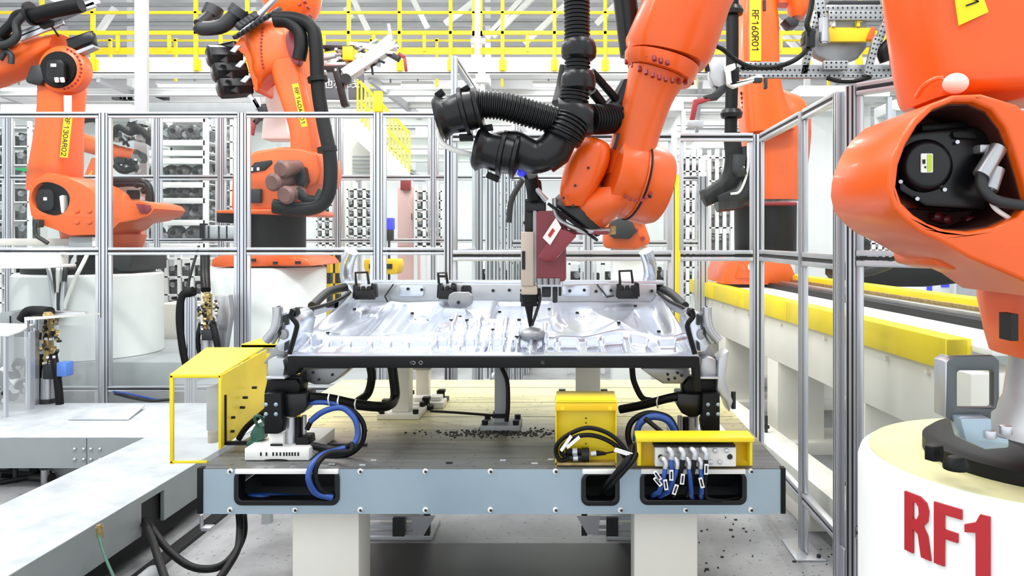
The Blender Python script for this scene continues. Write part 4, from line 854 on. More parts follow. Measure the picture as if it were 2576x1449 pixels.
def fence(label, pts, ztop, zmid, zbot, wd=.08, fw=.035, foot=True, glassm='glass', posts=None, capz=0., panels=None, mid2=None):
    # pts: post positions (x, y) in a row
    base = Vector(((pts[0][0]+pts[-1][0])/2,(pts[0][1]+pts[-1][1])/2,0)); r = T('safety_fence',label,'fence',base)
    n = len(pts)
    for i,(x,y) in enumerate(pts):
        a = pts[max(i-1,0)]; c = pts[min(i+1,n-1)]; d = Vector((c[0]-a[0],c[1]-a[1],0)).normalized()
        if posts is None or i in posts:
            po_ = profile((x,y,.0),(x,y,ztop+capz),wd,.04,d).build('post','alu',r,ang=20); nn0 = Vector((-d.y,d.x,0))
            for k_ in (-.25,.25):
                for s_ in (-1,1): q_ = Vector((x,y,0))+d*wd*k_+nn0*s_*.012; MB().bar(q_,q_+Vector((0,0,ztop+capz)),.009,.009,up=d).build('slot_shade_strip','char',po_)  # charcoal bars modelled in the grooves as their shadow; same between the rails
            if foot:
                nn = Vector((-d.y,d.x,0)); b = MB(); q = Vector((x,y,.006)); b.bar(q-d*.14,q+d*.14,.16,.012,up=Vector((0,0,1))); b.bar(q-d*(wd/2+.006)+Vector((0,0,.01)),q-d*(wd/2+.006)+Vector((0,0,.26)),.012,.09,up=d); ft_ = b.build('foot','alu',r,bev=.003)
                for s_ in (-1,1): b = MB(); e = q+d*.11*s_-nn*.05; b.cyl(e,e+Vector((0,0,.02)),.012,n=6); b.build('foot_bolt','char',ft_)
        if i == n-1: break
        p, q = Vector((x,y,0)), Vector((*pts[i+1],0)); dd = (q-p).normalized(); L = (q-p).length; p1 = p+dd*(wd/2+.006); q1 = q-dd*(wd/2+.006)
        z = Vector((0,0,1))
        for zz in (ztop-.02,zmid,zbot):
            b = MB(); e = .034 if zz == zmid else .026
            b.bar(p1+z*zz,q1+z*zz,.022,e*.5); b.build('rail_shade_bar','char',r); b = MB(); b.bar(p1+z*(zz+e*.7),q1+z*(zz+e*.7),.036,e*.75); b.bar(p1+z*(zz-e*.7),q1+z*(zz-e*.7),.036,e*.75); b.build('rail','alu',r,bev=.002)
        for zz0,zz1 in ((zbot+.03,zmid-.035),(zmid+.035,ztop-.05)):
            pf0 = MB().bar(p1+dd*fw/2+z*zz0,p1+dd*fw/2+z*zz1,fw*.8,.03,up=dd).build('panel_frame','alu',r,bev=.003); MB().bar(q1-dd*fw/2+z*zz0,q1-dd*fw/2+z*zz1,fw*.8,.03,up=dd).build('panel_frame','alu',r,bev=.003)
            nn = Vector((-dd.y,dd.x,0))*.0025; a0 = p1+dd*fw*.9; a1 = q1-dd*fw*.9
            b = MB(); b.prism([[a0+z*zz0-nn,a1+z*zz0-nn,a1+z*zz1-nn,a0+z*zz1-nn]],nn*2); b.build('pane',glassm,pf0)
    return r
# left fence, square on, 7.3 m away
FD = 7.3; fx = [P(x,0,FD).x for x in (-420,-78,262,610,952,1138)]
fence('long left aluminium safety fence with clear panes in front of the two left robots',[(x,FD) for x in fx],P(0,284,FD).z,P(0,632,FD).z,P(0,978,FD).z)
# back fence 5.13 m away between the tall corner and the right corner
BD = 5.13; XR = P(1905,0,BD).x
fence('rear aluminium safety fence with clear panes behind the floor pan',[(P(1128,0,BD).x,BD),(P(1700,0,BD).x,BD),(XR,BD)],P(0,338,BD).z,P(0,643,BD).z,.29,posts=[0,2],wd=.052,fw=.012)
# right fence running back along the table
fence('right aluminium safety fence receding beside the table with clear panes',[(XR,3.56),(XR+.0,4.11),(XR,BD-.1)],P(0,345,BD).z,P(0,641,BD).z,.30,posts=[0,1],wd=.05,fw=.022)
fence('angled aluminium safety fence at the far right passing behind the big robot',[(XR+.03,3.47),(2.02,2.66)],2.40,P(0,652,3.3).z,.36,posts=[0],wd=.045,fw=.02,foot=False)
# tall corner panel and close-set posts running back from it
XL = P(1140,0,5.2).x
fence('tall aluminium fence end panel rising left of the black hoses',[(XL,5.25),(XL,6.35)],P(0,142,5.25).z,P(0,643,BD).z,.3,wd=.05,fw=.03,foot=False)
r = T('safety_fence','row of close-set aluminium fence posts receding behind the rear fence','fence',(XL+.1,7.2,0))
for k in range(9):
    d = 6.5+k*.42; po_ = profile((XL+.02+.03*k,d,0),(XL+.02+.03*k,d,2.45),.05,.05,(1,0,0),1).build('post','alu',r,ang=20); MB().box((XL+.015+.03*k,d-.018,0),(XL+.025+.03*k,d-.012,2.45)).build('slot_shade_strip','char',po_); MB().box((XL+.043+.03*k,d-.02,0),(XL+.047+.03*k,d+.02,2.45)).build('slot_shade_strip','char',po_)
for zz in (2.43,1.57,.4): b = MB(); b.bar((XL+.02,6.5,zz),(XL+.3,9.9,zz),.04,.04); b.build('rail','alu',r,bev=.003)
# farther fences seen through the panes
fence('distant aluminium fence seen through the left panes with a thin mid rail',[(P(x,0,10.2).x,10.2) for x in (-220,20,395,556,850,1090,1300)],P(0,288,10.2).z,P(0,447,10.2).z,P(0,605,10.2).z,wd=.07,foot=False)
fence('distant aluminium fence seen through the rear panes right of the dispensing head',[(P(x,0,8.2).x,8.2) for x in (1245,1480,1690,1768)],P(0,444,8.2).z,P(0,612,8.2).z,.5,wd=.10,foot=False)
# ---- floor debris on the right
b = MB(); rg = random.Random(11)
for k in range(260):
    x = rg.uniform(.55,2.3); y = rg.uniform(2.6,4.6); s_ = rg.uniform(.002,.0065); q = rg.uniform(.5,1.6)
    b.box((x-s_*q,y-s_,0),(x+s_*q,y+s_,s_*.9))
tag(b.build('debris','ink'),'small dark weld debris scattered on the floor right of the table','debris',kind='stuff')
# ================================================================== OTHER ROBOTS
def sticker(txt, quad, D, parent, L, hgt, org, right, up):
    b = MB(); b.slab(quad,D,.004); q = b.build('sticker','sticker',parent)
    engrave(txt,'ink',q,org,right,up,L,hgt)
# ---- robot A: far left
D = 8.2
ped = T('robot_pedestal','white round robot pedestal at the far left behind the fence','pedestal',P(228,885,D))
c = P(228,885,D); R_ = S(163,D)
b = MB(); b.lathe((c.x,D,c.z),(0,0,1),[(0,R_),(P(0,690,D).z-c.z,R_),(P(0,685,D).z-c.z,R_-.02)],56); b.build('drum','white',ped)
b = MB(); b.slab([(68,600+110),(75,700),(100,885),(68,885)],D-R_*.6,.02); 
ra = T('industrial_robot','orange industrial robot on the far left pedestal with upright arm behind the fence','robot',P(228,685,D))
b = MB(); b.lathe((c.x,D,P(0,685,D).z),(0,0,1),[(0,.62),(.05,.62),(.06,.5)],40); b.build('base_plate','black',ra)
b = MB(); b.bpx(190,640,330,682,D-.35,.7); b.build('base','char',ra,bev=.02)
b = MB(); b.bpx(170,595,245,640,D-.45,.5); b.build('electric_box','grey',ra,bev=.02); b = MB(); b.bpx(232,597,243,620,D-.46,.02); b.build('nameplate','label',ra)
for x in (195,207): b = MB(); b.cyl(P(x,664,D-.37),P(x,664,D-.34),.025,n=12); b.build('port','ink',ra)
b = MB(); b.cyl(P(290,665,D-.3),P(335,668,D-.3),.05); b.build('cylinder','black',ra)
# shoulder casting with opening
out = [(72,500),(76,470),(92,450),(112,440),(132,438),(165,445),(205,462),(232,480),(245,500),(290,503),(350,505),(378,513),(388,525),(378,540),(345,552),(300,560),(285,575),(250,590),(175,592),(140,578),(95,562),(78,540)]
hole = oval(127,500,49,40,26,20,2.3)
b = MB(); b.slab(out,D-.52,.62,[hole[::-1]]); b.build('shoulder','orange',ra,bev=.035,seg=3)
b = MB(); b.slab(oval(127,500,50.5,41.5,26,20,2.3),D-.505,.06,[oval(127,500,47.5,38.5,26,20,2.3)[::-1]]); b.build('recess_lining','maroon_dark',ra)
b = MB(); b.slab(oval(127,500,48,39,26,20,2.3),D-.45,.05); b.build('motor_recess','black',ra)
b = MB(); b.slab(rrect(92,476,134,530,14),D-.5,.06); b.build('motor','black_gloss',ra,bev=.03)
b = MB(); b.bpx(109,496,117,504,D-.51,.01); b.build('motor_label','label',ra)
b = MB(); b.slab([(148,493),(158,490),(160,535),(153,537)],D-.52,.08); b.build('connector','label',ra,bev=.01)
b = MB(); b.slab([(340,512),(376,515),(380,527),(370,538),(352,537)],D-.535,.02); b.build('end_pocket','maroon',ra,bev=.01)
for x,y in ((192,530),(223,530),(192,558),(223,558)): b = MB(); b.lathe(P(x,y,D-.535),(0,1,0),[(0,.02),(.02,.035),(.04,.035)],14); b.build('bolt','orange',ra)
b = MB(); b.arm([((175,580),(335,580),.35),((178,600),(350,590),.35),((230,610),(345,610),.3),((285,650),(325,650),.25)],D,24,3); b.build('turntable','orange',ra)
b = MB(); b.slab([(100,440),(120,434),(140,436),(142,444),(104,450)],D-.45,.2); b.build('stop_block','orange',ra,bev=.02)
b = MB(); b.arm([((112,205),(200,195),.20),((116,232),(198,232),.21),((113,300),(192,300),.21),((103,380),(189,380),.23),((93,440),(187,440),.24),((92,480),(180,490),.24)],D-.15,30,4,sm=3); b.build('link_arm','orange',ra)
b = MB(); b.lathe(P(150,172,D-.42),(0,1,0),[(0,S(46,D)),(.03,S(56,D)),(.16,S(56,D)),(.2,S(50,D))],44); b.build('elbow_housing','orange',ra)
b = MB(); b.lathe(P(144,174,D-.44),(0,1,0),[(0,S(42,D)),(.03,S(45,D)),(.05,S(45,D))],36); b.build('elbow_recess','black',ra)
b = MB(); b.slab(rrect(116,150,160,205,14),D-.52,.1); b.build('motor','black_gloss',ra,bev=.03); b = MB(); b.bpx(127,160,140,168,D-.53,.01); b.build('motor_label','label',ra)
for x in (142,156): b = MB(); b.cyl(P(x,196,D-.54),P(x+2,206,D-.52),.02); b.build('connector','label',ra)
for i in range(14):
    a = math.radians(-70+i*11.5); q = P(150+52*math.cos(a),172+52*math.sin(a),D-.43); b = MB(); b.cyl(q,q+Vector((0,.02,0)),.010,n=6); b.build('bolt','darkred',ra)
b = MB(); b.loft([(P(-60,190,D-.1),(0,0,S(42,D)),(0,.2,0)),(P(0,175,D-.1),(0,0,S(38,D)),(0,.2,0)),(P(60,152,D-.1),(0,0,S(36,D)),(0,.2,0)),(P(110,130,D-.1),(0,0,S(30,D)),(0,.2,0)),(P(160,112,D-.1),(S(8,D),0,S(20,D)),(0,.2,0))],26,3.5); b.build('upper_arm','orange',ra)
b = MB(); b.slab([(62,200),(75,165),(100,160),(110,200),(100,212),(65,208)],D-.45,.3); b.build('motor_bracket','char',ra,bev=.02)
for k in range(3):
    y0 = 98+k*4; b = MB(); b.slab([(164+k*2,y0),(226+k*2,y0-22),(232+k,y0+6),(172+k*2,y0+30)],D-.38+k*.12,.10); b.build('wrist_motor','black_gloss',ra,bev=.015)
b = MB(); b.slab([(180,132),(232,112),(236,118),(186,140)],D-.4,.1); b.build('cooling_fin','tin',ra)
sticker('RF130AR02',[(161,285),(183,285),(170,397),(150,395)],D-.39,ra,S(98,D),S(11,D),P(164,292,D-.395),Vector(P(151,392,D)-P(162,288,D)),Vector((1,0,.1)))
b = MB(); b.slab([(160,240),(180,240),(180,284),(161,284)],D-.39,.004); b.build('sticker','label',ra)
# cable dress of robot A
cable([(0,90,D-.4),(30,60,D-.4),(45,38,D-.4),(75,32,D-.4)],.05,'black','hose','thick black hose at the top left corner over the far left robot','hose',n=14)
cable([(-40,120,D-.45),(20,110,D-.45),(42,90,D-.45),(42,60,D-.45),(60,38,D-.45)],.04,'char','hose','grey corrugated hose bending up over the far left robot','hose',n=14)
cable([(80,40,D-.5),(140,25,D-.5),(205,12,D-.5)],.075,'black','hose','fat straight black hose at the top above the far left robot','hose',n=18)
b = MB(); b.cyl(P(75,35,D-.5),P(82,34,D-.5),.12,n=18); tag(b.build('hose_clamp','black_gloss'),'round black hose clamp at the top left','clamp')
r = T('cable_guide_rail','slanting aluminium guide rail carrying the hose over the far left robot','rail',P(120,60,D-.3))
for p,q in (((40,92),(240,10)),((50,98),(160,54)),((100,52),(250,2))): b = MB(); b.bar(P(*p,D-.35),P(*q,D-.35),.03,.06); b.build('rail','alu',r,bev=.004)
b = MB(); b.slab([(84,52),(130,48),(132,62),(104,72)],D-.4,.12); b.build('clamp_block','char',r,bev=.01)
cable([(130,66,D-.4),(140,80,D-.4),(148,92,D-.38)],.01,'black','cable','thin black cable dropping to the top of the far left robot')
for k,(x,l) in enumerate(((6,'first'),(12,'second'),(-5,'third'))): cable([(x-30,95+k*8,D-.3),(x+5,100+k*9,D-.35),(x+30,90+k*8,D-.3)],.03,'black','hose','%s black cable of the bundle at the left edge above the robot arm'%l,'hose')
b = MB(); b.tube([P(0,150,D-.4),P(15,128,D-.4),P(28,140,D-.4),P(28,160,D-.4)],.03,10,5); tag(b.build('hose','char',ang=80),'dark hose loop resting on the upper arm at the left edge','hose')
# hoses down the pedestal
for k,(x0,x1,m) in enumerate(((122,140,'tin'),(135,150,'char'),(150,144,'label'),(168,150,'char'),(160,158,'tin'),(210,160,'label'))):
    cable([(x0+10,640,7.75),(x0,660,7.6),(x0+ (x1-x0)*.5,710,7.5),(x1,778,7.45),(x1+2,800,7.45)],.028 if k<5 else .02,m,'hose','%s hanging down the front of the far left pedestal' % ['thin silver hose leftmost','dark hose second from left','white hose in the middle','dark hose fourth from left','silver hose fifth from left','white hose arching farthest right'][k],'hose')
cable([(88,562,7.6),(90,590,7.6),(110,605,7.6),(120,612,7.6)],.02,'char','hose','short dark bent hose under the shoulder of the far left robot','hose')
b = MB(); b.bpx(80,552,98,572,7.6,.08); tag(b.build('valve_block','char',bev=.01),'small dark valve block at the left under the robot shoulder','valve')
# black hose bundle behind robot A's shoulder
hb = T('hose_bundle','black looped hose bundle with connector panel behind the shoulder of the far left robot','hose bundle',P(330,500,8.45))
for pts in ([(278,455),(330,455),(365,458),(378,480),(380,520)],[(280,465),(340,462),(372,472),(374,505)],[(340,470),(350,455),(368,460),(372,475),(358,482)]): b = MB(); b.tube([P(x,y,8.4) for x,y in pts],.035,10,5); b.build('hose','black_gloss',hb)
b = MB(); b.bpx(278,468,370,505,8.5,.1); b.build('connector_panel','label',hb,bev=.01)
for x0,y0,x1,y1 in ((281,475,298,497),(318,478,348,500)): b = MB(); b.bpx(x0,y0,x1,y1,8.47,.05); b.build('socket','ink',hb,bev=.005)
# ---- robot B: on the middle left pedestal
D = 8.4
ped = T('robot_pedestal','white round robot pedestal in the middle left behind the fence','pedestal',P(670,900,D)); c = P(668,930,D); R_ = S(146,D)
b = MB(); b.lathe((c.x,D,.25),(0,0,1),[(0,R_),(P(0,676,D).z-.25,R_),(P(0,670,D).z-.25,R_-.02)],56); b.build('drum','white',ped)
rbb = T('industrial_robot','orange industrial robot with black column base on the middle left pedestal','robot',P(668,670,D))
b = MB(); b.slab([(528,672),(532,650),(560,640),(730,640),(770,652),(785,670)],D-.55,1.0); b.build('base','orange',rbb,bev=.03)
b = MB(); b.slab([(668,668),(672,645),(720,640),(745,652),(756,668)],D-.58,.1); b.build('base_cover','orange_near',rbb,bev=.01)
for x,y in ((692,662),(748,661),(635,655)): b = MB(); b.bpx(x-6,y-4,x+6,y+3,D-.59,.03) ; b.build('bolt','ink',rbb)
b = MB(); b.lathe((P(694,0,D).x,D,P(0,640,D).z),(0,0,1),[(0,S(72,D)),(P(0,540,D).z-P(0,640,D).z,S(72,D))],44); b.build('column','black',rbb)
b = MB(); b.bpx(543,530,600,560,D-.4,.6); b.build('column_cover','black',rbb,bev=.02)
b = MB(); b.bpx(505,566,600,604,D-.4,.4); b.build('electric_box','tin',rbb,bev=.02)
for x in (522,548,568): b = MB(); b.bpx(x,568,x+3,600,D-.41,.02); b.build('box_rib','char',rbb)
b = MB(); b.bpx(502,562,512,600,D-.42,.1); b.bpx(505,602,600,606,D-.42,.1); b.build('seal_strip','black',rbb)
b = MB(); b.slab([(540,530),(590,526),(770,526),(775,538),(765,542),(545,536)],D-.5,.9); b.build('turntable_flange','orange',rbb,bev=.02)
b = MB(); b.slab([(583,440),(600,405),(640,380),(700,368),(760,372),(800,385),(808,430),(800,462),(770,478),(740,500),(680,530),(600,530),(580,528)],D-.45,.75); b.build('shoulder','orange',rbb,bev=.05,seg=3)
b = MB(); b.slab([(625,425),(640,408),(682,402),(684,410),(665,428),(626,434)],D-.47,.05); b.build('recess','ink',rbb,bev=.01)
b = MB(); b.bpx(630,421,636,430,D-.48,.02); b.bpx(646,421,652,429,D-.48,.02); b.build('motor_label','label',rbb)
b = MB(); b.bpx(627,475,655,510,D-.5,.08); b.build('side_box','char',rbb,bev=.01)
b = MB(); b.arm([((688,165),(775,150),.20),((700,215),(782,210),.2),((726,290),(800,285),.22),((740,340),(810,340),.23),((742,400),(815,400),.24),((735,450),(805,455),.24)],D-.2,30,3.8,sm=3); b.build('link_arm','orange',rbb)
b = MB(); b.arm([((618,75),(690,62),.22),((622,110),(745,70),.24),((640,150),(765,105),.25),((646,190),(775,160),.24),((660,230),(690,190),.12)],D-.15,30,3.0,sm=3); b.build('elbow_casting','orange',rbb)
b = MB(); b.slab([(584,118),(605,92),(648,88),(650,140),(648,228),(640,232),(615,140)],D-.3,.45); b.build('gear_casting','orange',rbb,bev=.03)
b = MB(); b.slab(oval(737,120,15,44,24,-14,2.2),D-.48,.1); b.build('elbow_pocket','maroon',rbb,bev=.01)
for i in range(12): b = MB(); q = P(660-5*math.sin(i/11*3.1),70+i*9,D-.41); b.cyl(q,q+Vector((0,.02,0)),.012,n=6); b.build('bolt','darkred',rbb)
for k in range(3):
    x,y = 580+k*13, 150+k*38
    b = MB(); ax = Vector((-.75,-.6,-.15)); q = P(x+25,y-8,D-.2); b.lathe(q,ax,[(0,.11),(.2,.12),(.32,.12),(.34,.08)],8); b.build('wrist_motor','black_gloss',rbb,bev=.01)
    b = MB(); b.slab([(x-2,y-22),(x+12,y-36),(x+26,y-36),(x+10,y-18)],D-.52,.02); b.build('motor_plate','grey',rbb)
    b = MB(); b.slab([(x-26,y+2),(x-10,y-8),(x-8,y+8)],D-.5,.05); b.build('connector','ink',rbb)
b = MB(); b.slab([(540,112),(590,100),(592,140),(560,150),(542,145)],D-.3,.15); b.build('side_motor','black_gloss',rbb,bev=.02)
b = MB(); b.sphere(P(735,-15,D+.2),.33,28,(1,1,1.25)); b.build('rear_drum','orange',rbb)
for x,y in ((770,15),(776,35),(766,50),(752,35),(692,22),(690,40),(752,10),(764,2)): b = MB(); q = P(x,y,D-.06); b.cyl(q,q+Vector((0,.1,0)),.014,n=6); b.build('bolt','darkred',rbb)
b = MB(); b.sphere(P(686,56,D-.3),.045,14); b.build('cap','label',rbb)
sticker('RF140AR01',[(734,212),(750,209),(774,318),(758,320)],D-.43,rbb,S(90,D),S(9,D),P(740,222,D-.435),Vector(P(766,330,D)-P(744,220,D)),Vector((1,0,.15)))
# brown motors at the shoulder
mt = T('motor_cluster','cluster of three brown cast motors on the shoulder of the middle left robot','motor',P(730,470,D-.6))
for x,y,dx in ((712,425,38),(690,458,40),(722,490,34)):
    b = MB(); b.lathe(P(x+dx,y-6,D-.5),P(x,y,D-.75)-P(x+dx,y-6,D-.5),[(0,.07),(.2,.085),(.28,.095),(.31,.07)],20); b.build('motor','brown',mt)
b = MB(); b.slab([(738,420),(765,418),(772,455),(760,475),(742,465)],D-.55,.12); b.build('connector_block','black_gloss',mt,bev=.02)
for pts,l in (([(690,520),(740,528),(800,520),(825,490),(832,440),(828,380),(812,300),(800,220),(795,120),(785,70),(745,48),(690,45)],'long black hose running up the whole arm of the middle left robot'),([(688,512),(740,520),(790,512),(812,480)],'second grey hose curling under the shoulder of the middle left robot'),([(692,52),(725,55),(752,80),(758,115),(752,150)],'short black hose looping over the elbow of the middle left robot'),([(745,478),(770,500),(800,505)],'small dark hose beside the brown motors')):
    cable([(x,y,D-.65) for x,y in pts],.07 if 'long' in l or 'over' in l else .05,'black' if 'grey' not in l else 'char','hose',l,'hose',n=16)
for x,y in ((798,200),(822,376)): b = MB(); b.cyl(P(x,y-6,D-.65),P(x+2,y+6,D-.65),.10,n=18); tag(b.build('hose_clamp','black'),'black hose clamp %s on the long hose of the middle left robot' % ('high' if y<300 else 'low'),'clamp')
b = MB(); b.tube([P(500,65,D-.4),P(512,72,D-.4),P(560,65,D-.42),P(600,30,D-.44)],.075,18,5); b.tube([P(500,62,D-.3),P(520,45,D-.2),P(535,25,D-.1)],.06,16,5); b.cyl(P(595,40,D-.44),P(608,22,D-.44),.11,n=20); b.cyl(P(530,40,D-.12),P(540,18,D-.1),.1,n=20)
tag(b.build('hose','char'),'grey black hose bent like a hook left of the middle left robot head','hose')
cable([(600,90,D-.45),(640,50,D-.45),(700,-10,D-.45)],.03,'alu','rod','silver rod slanting up over the middle left robot','rod')
b = MB()
for k in range(10): x = 590+k*11; b.bar(P(x,95-k*7,D-.5),P(x+16,84-k*7,D-.42),.05,.04)
for k in range(5): b.cyl(P(600+k*9,60-k*6,D-.45),P(612+k*9,72-k*6,D-.45),.05)
tag(b.build('cable_holder','char',bev=.006),'dark cable holder fittings on top of the middle left robot','holder')
# gripper tool hanging under robot B
r = T('gripper','thin dark and silver gripper hanging below the motors of the middle left robot','gripper',P(645,300,D-.2))
for p,q,m in (((628,240),(650,275),'alu'),((640,250),(660,285),'char'),((650,245),(655,270),'alu'),((646,290),(660,300),'char'),((640,300),(632,340),'darkred'),((655,295),(640,310),'char'),((662,262),(670,290),'char')): b = MB(); b.bar(P(*p,D-.3),P(*q,D-.3),.045,.05); b.build('jaw' if m=='darkred' else 'link',m,r,bev=.006)
# white wrist cover behind the arm
b = MB(); b.slab([(668,215),(690,190),(712,200),(722,330),(740,350),(655,350),(660,290)],D+.3,.3); tag(b.build('cover','white',bev=.03),'white pointed cover hanging behind the arm of the middle left robot','cover')
# ---- tool frame at the right of robot B (gripper frame held above the sign)
D = 8.9
tf = T('gripper','perforated grey gripper frame with white cylinders and yellow box right of the middle left robot','gripper',P(890,150,D))
for p,q,w_,m in (((800,165),(900,160),.06,'alu'),((800,175),(885,172),.08,'char'),((800,118),(890,120),.05,'char'),((870,190),(990,110),.17,'label'),((905,160),(985,95),.10,'alu'),((985,90),(978,130),.05,'sheet_grey'),((978,60),(985,110),.04,'alu'),((845,170),(870,268),.10,'char'),((868,175),(872,265),.05,'tin'),((850,180),(858,240),.05,'alu'),((935,165),(945,162),.03,'ink'),((935,165),(938,188),.03,'ink'),((970,130),(1005,150),.08,'char'),((1003,135),(1018,145),.05,'darkred'),((1018,145),(1022,180),.04,'darkred'),((810,140),(870,135),.05,'tin'),((880,110),(960,118),.05,'label'),((900,130),(950,100),.04,'sheet_grey'),((795,150),(845,140),.06,'sheet_grey'),((915,118),(955,128),.05,'label')):
    b = MB(); b.bar(P(*p,D),P(*q,D),w_,w_*.8); b.build('bar',m,tf,bev=.006)
b = MB(); b.bpx(861,116,886,150,D-.12,.1); b.build('yellow_box','yellow_deep',tf,bev=.006)
b = MB(); b.cyl(P(870,198,D-.12),P(872,202,D+.05),.06); b.build('cylinder_end','char',tf)
rg = random.Random(4)
for k in range(34):
    x = rg.uniform(800,1000); y = 115+rg.uniform(0,60)+ (x-900)*-.1; a = rg.uniform(0,3.1); b = MB(); L = rg.uniform(6,14); b.bar(P(x-L*math.cos(a),y-L*math.sin(a)*.5,D-.1+rg.uniform(0,.2)),P(x+L*math.cos(a),y+L*math.sin(a)*.5,D),rg.uniform(.02,.05)); b.build('fitting',rg.choice(['char','label','alu','tin','ink']),tf,bev=.003)
# ---- robot 0: small one behind robot A
D = 10.6
r0 = T('industrial_robot','smaller orange robot arm reaching right behind the far left robot','robot',P(250,640,D))
b = MB(); b.loft([(P(185,345,D),(0,0,S(20,D)),(0,.12,0)),(P(215,360,D),(0,0,S(24,D)),(0,.14,0)),(P(245,370,D),(0,0,S(22,D)),(0,.13,0)),(P(300,385,D),(0,0,S(19,D)),(0,.12,0)),(P(345,392,D),(0,0,S(15,D)),(0,.1,0))],24,2.6); b.build('upper_arm','orange',r0)
b = MB(); b.loft([(P(345,392,D),(0,0,S(16,D)),(0,.1,0)),(P(362,398,D),(0,0,S(13,D)),(0,.09,0))],20,2.4); b.build('wrist','char',r0)
b = MB(); b.arm([((238,400),(262,398),.12),((222,440),(262,440),.14),((205,480),(270,480),.16),((195,540),(290,540),.2),((190,640),(300,640),.25)],D,24,3,sm=2); b.build('link_arm','orange',r0)
b = MB(); b.slab([(222,440),(232,428),(222,470),(206,488),(204,480)],D-.22,.02); b.build('sticker','sticker',r0)
b = MB(); b.arm([((285,580),(340,590),.2),((280,610),(345,610),.22),((285,640),(330,640),.2)],D-.3,20,2.6); b.build('motor_cover','orange_near',r0)
gg = T('gripper','tangled black and silver gripper at the wrist of the smaller robot','gripper',P(310,350,D-.2)); rg = random.Random(9)
for k in range(60):
    x = rg.uniform(275,385); y = rg.choice([rg.uniform(310,362),rg.uniform(400,430)]); 
    if y > 395: x = rg.uniform(290,345)
    a = rg.uniform(0,3.1); L = rg.uniform(4,16); b = MB(); b.bar(P(x-L*math.cos(a),y-L*math.sin(a)*.6,D-.3+rg.uniform(0,.5)),P(x+L*math.cos(a),y+L*math.sin(a)*.6,D-.2),rg.uniform(.02,.08)); b.build('fitting',rg.choice(['char','ink','black','alu','tin','label']),gg)
for pts in ([(192,330),(205,305),(240,300),(250,315)],[(285,335),(300,320),(330,335),(345,320),(380,350)],[(290,415),(310,430),(345,420)]): b = MB(); b.tube([P(x,y,D-.3) for x,y in pts],.045,10,5); b.build('hose','black',gg)
# ---- robot C: RF160R01 on the yellow track
D = 8.3
rc = T('industrial_robot','orange industrial robot with upright arm standing on the yellow track at right','robot',P(1880,720,D))
b = MB(); b.slab([(1818,715),(1822,690),(1835,655),(1850,652),(1985,655),(2000,690),(2003,718)],D-.5,1.0); b.build('base','orange',rc,bev=.04)
b = MB(); b.slab([(1850,700),(1862,662),(1900,662),(1900,700)],D-.53,.06); b.build('base_cover','orange_near',rc,bev=.01)
b = MB(); b.slab(oval(1892,672,10,10),D-.55,.03); b.build('cap','label',rc)
b = MB(); b.lathe((P(1925,0,D).x,D,P(0,660,D).z),(0,0,1),[(0,S(75,D)),(P(0,512,D).z-P(0,660,D).z,S(77,D))],40); b.build('column','black',rc)
b = MB(); b.slab([(1846,508),(2005,508),(2005,516),(1846,516)],D-.5,.9); b.build('turntable_flange','darkred',rc,bev=.01)
b = MB(); b.arm([((1880,300),(1960,230),.3),((1870,350),(2015,260),.36),((1880,420),(2030,340),.38),((1880,505),(2010,505),.36)],D+.1,30,3.2,sm=3); b.build('shoulder','orange',rc)
b = MB(); b.arm([((1874,-180),(1950,-180),.22),((1866,0),(1946,0),.22),((1862,60),(1952,60),.23),((1860,200),(1956,200),.24),((1862,280),(1975,275),.26),((1866,340),(1990,330),.28)],D-.2,30,4,sm=3); b.build('link_arm','orange_near',rc)
b = MB(); b.bpx(1920,0,1927,26,D-.44,.05); b.build('nameplate','char',rc)
b = MB(); b.bpx(1886,-40,1915,153,D-.452,.006); b.build('sticker','sticker',rc)
engrave('RF160R01','ink',rc,P(1892,26,D-.456),(0,0,-1),(1,0,0),S(100,D),S(15,D))
for i in range(5): b = MB(); q = P(1863+i*1.5,232+i*12,D-.3); b.bar(q,q+Vector((.02,0,-.03)),.02,.02); b.build('bolt','ink',rc)
b = MB(); b.arm([((1975,-30),(2040,-30),.2),((1985,25),(2030,30),.18),((1990,45),(2020,48),.12)],D-.3,24,2.5); b.build('wrist','orange',rc)
b = MB(); b.arm([((1940,-12),(2000,-25),.1),((1945,12),(2000,15),.1)],D-.2,20,2.5); b.build('forearm','orange',rc)
b = MB(); b.slab([(1974,48),(1985,40),(2012,50),(2008,64),(1990,66)],D-.4,.2); b.build('wrist_flange','char',rc,bev=.01)
HH = T('hose_package','vertical black hose with two collars in front of the right robot arm','hose package',P(1842,180,D-.9))
b = MB(); b.tube([P(1845,-60,D-.9),P(1842,0,D-.9),P(1842,150,D-.9),P(1838,340,D-.9)],.062,16,4); b.build('hose','black',HH)
for y in (26,285): b = MB(); b.lathe(P(1842 if y<100 else 1840,y+14,D-.9),(0,0,1),[(0,.07),(.01,.10),(.05,.11),(.09,.09),(.1,.065)],20); b.build('collar','black_gloss',HH)
b = MB(); b.tube([P(1840,335,D-.9),P(1845,400,D-.9),P(1832,455,D-.9),P(1790,490,D-.9),P(1768,500,D-.9)],[.085]*1+[.085]*24,16,6); b.build('elbow_hose','black',HH)
b = MB(); b.tube([P(1880,370,D-.85),P(1885,440,D-.85),P(1860,490,D-.85),P(1800,502,D-.85)],.13,18,6); b.build('elbow_hose','black_gloss',HH)
b = MB(); b.tube([P(1860,390,D-1.),P(1858,430,D-1.),P(1870,425,D-1.)],.06,14,5); b.build('connector','char',HH)
b = MB(); b.bpx(1852,418,1874,426,D-1.05,.06); b.build('white_clip','label',HH,bev=.006)
b = MB(); b.tube([P(1882,360,D-1.),P(1880,430,D-1.),P(1862,480,D-1.),P(1838,488,D-1.)],.012,8,6); b.build('white_cable','label',HH)
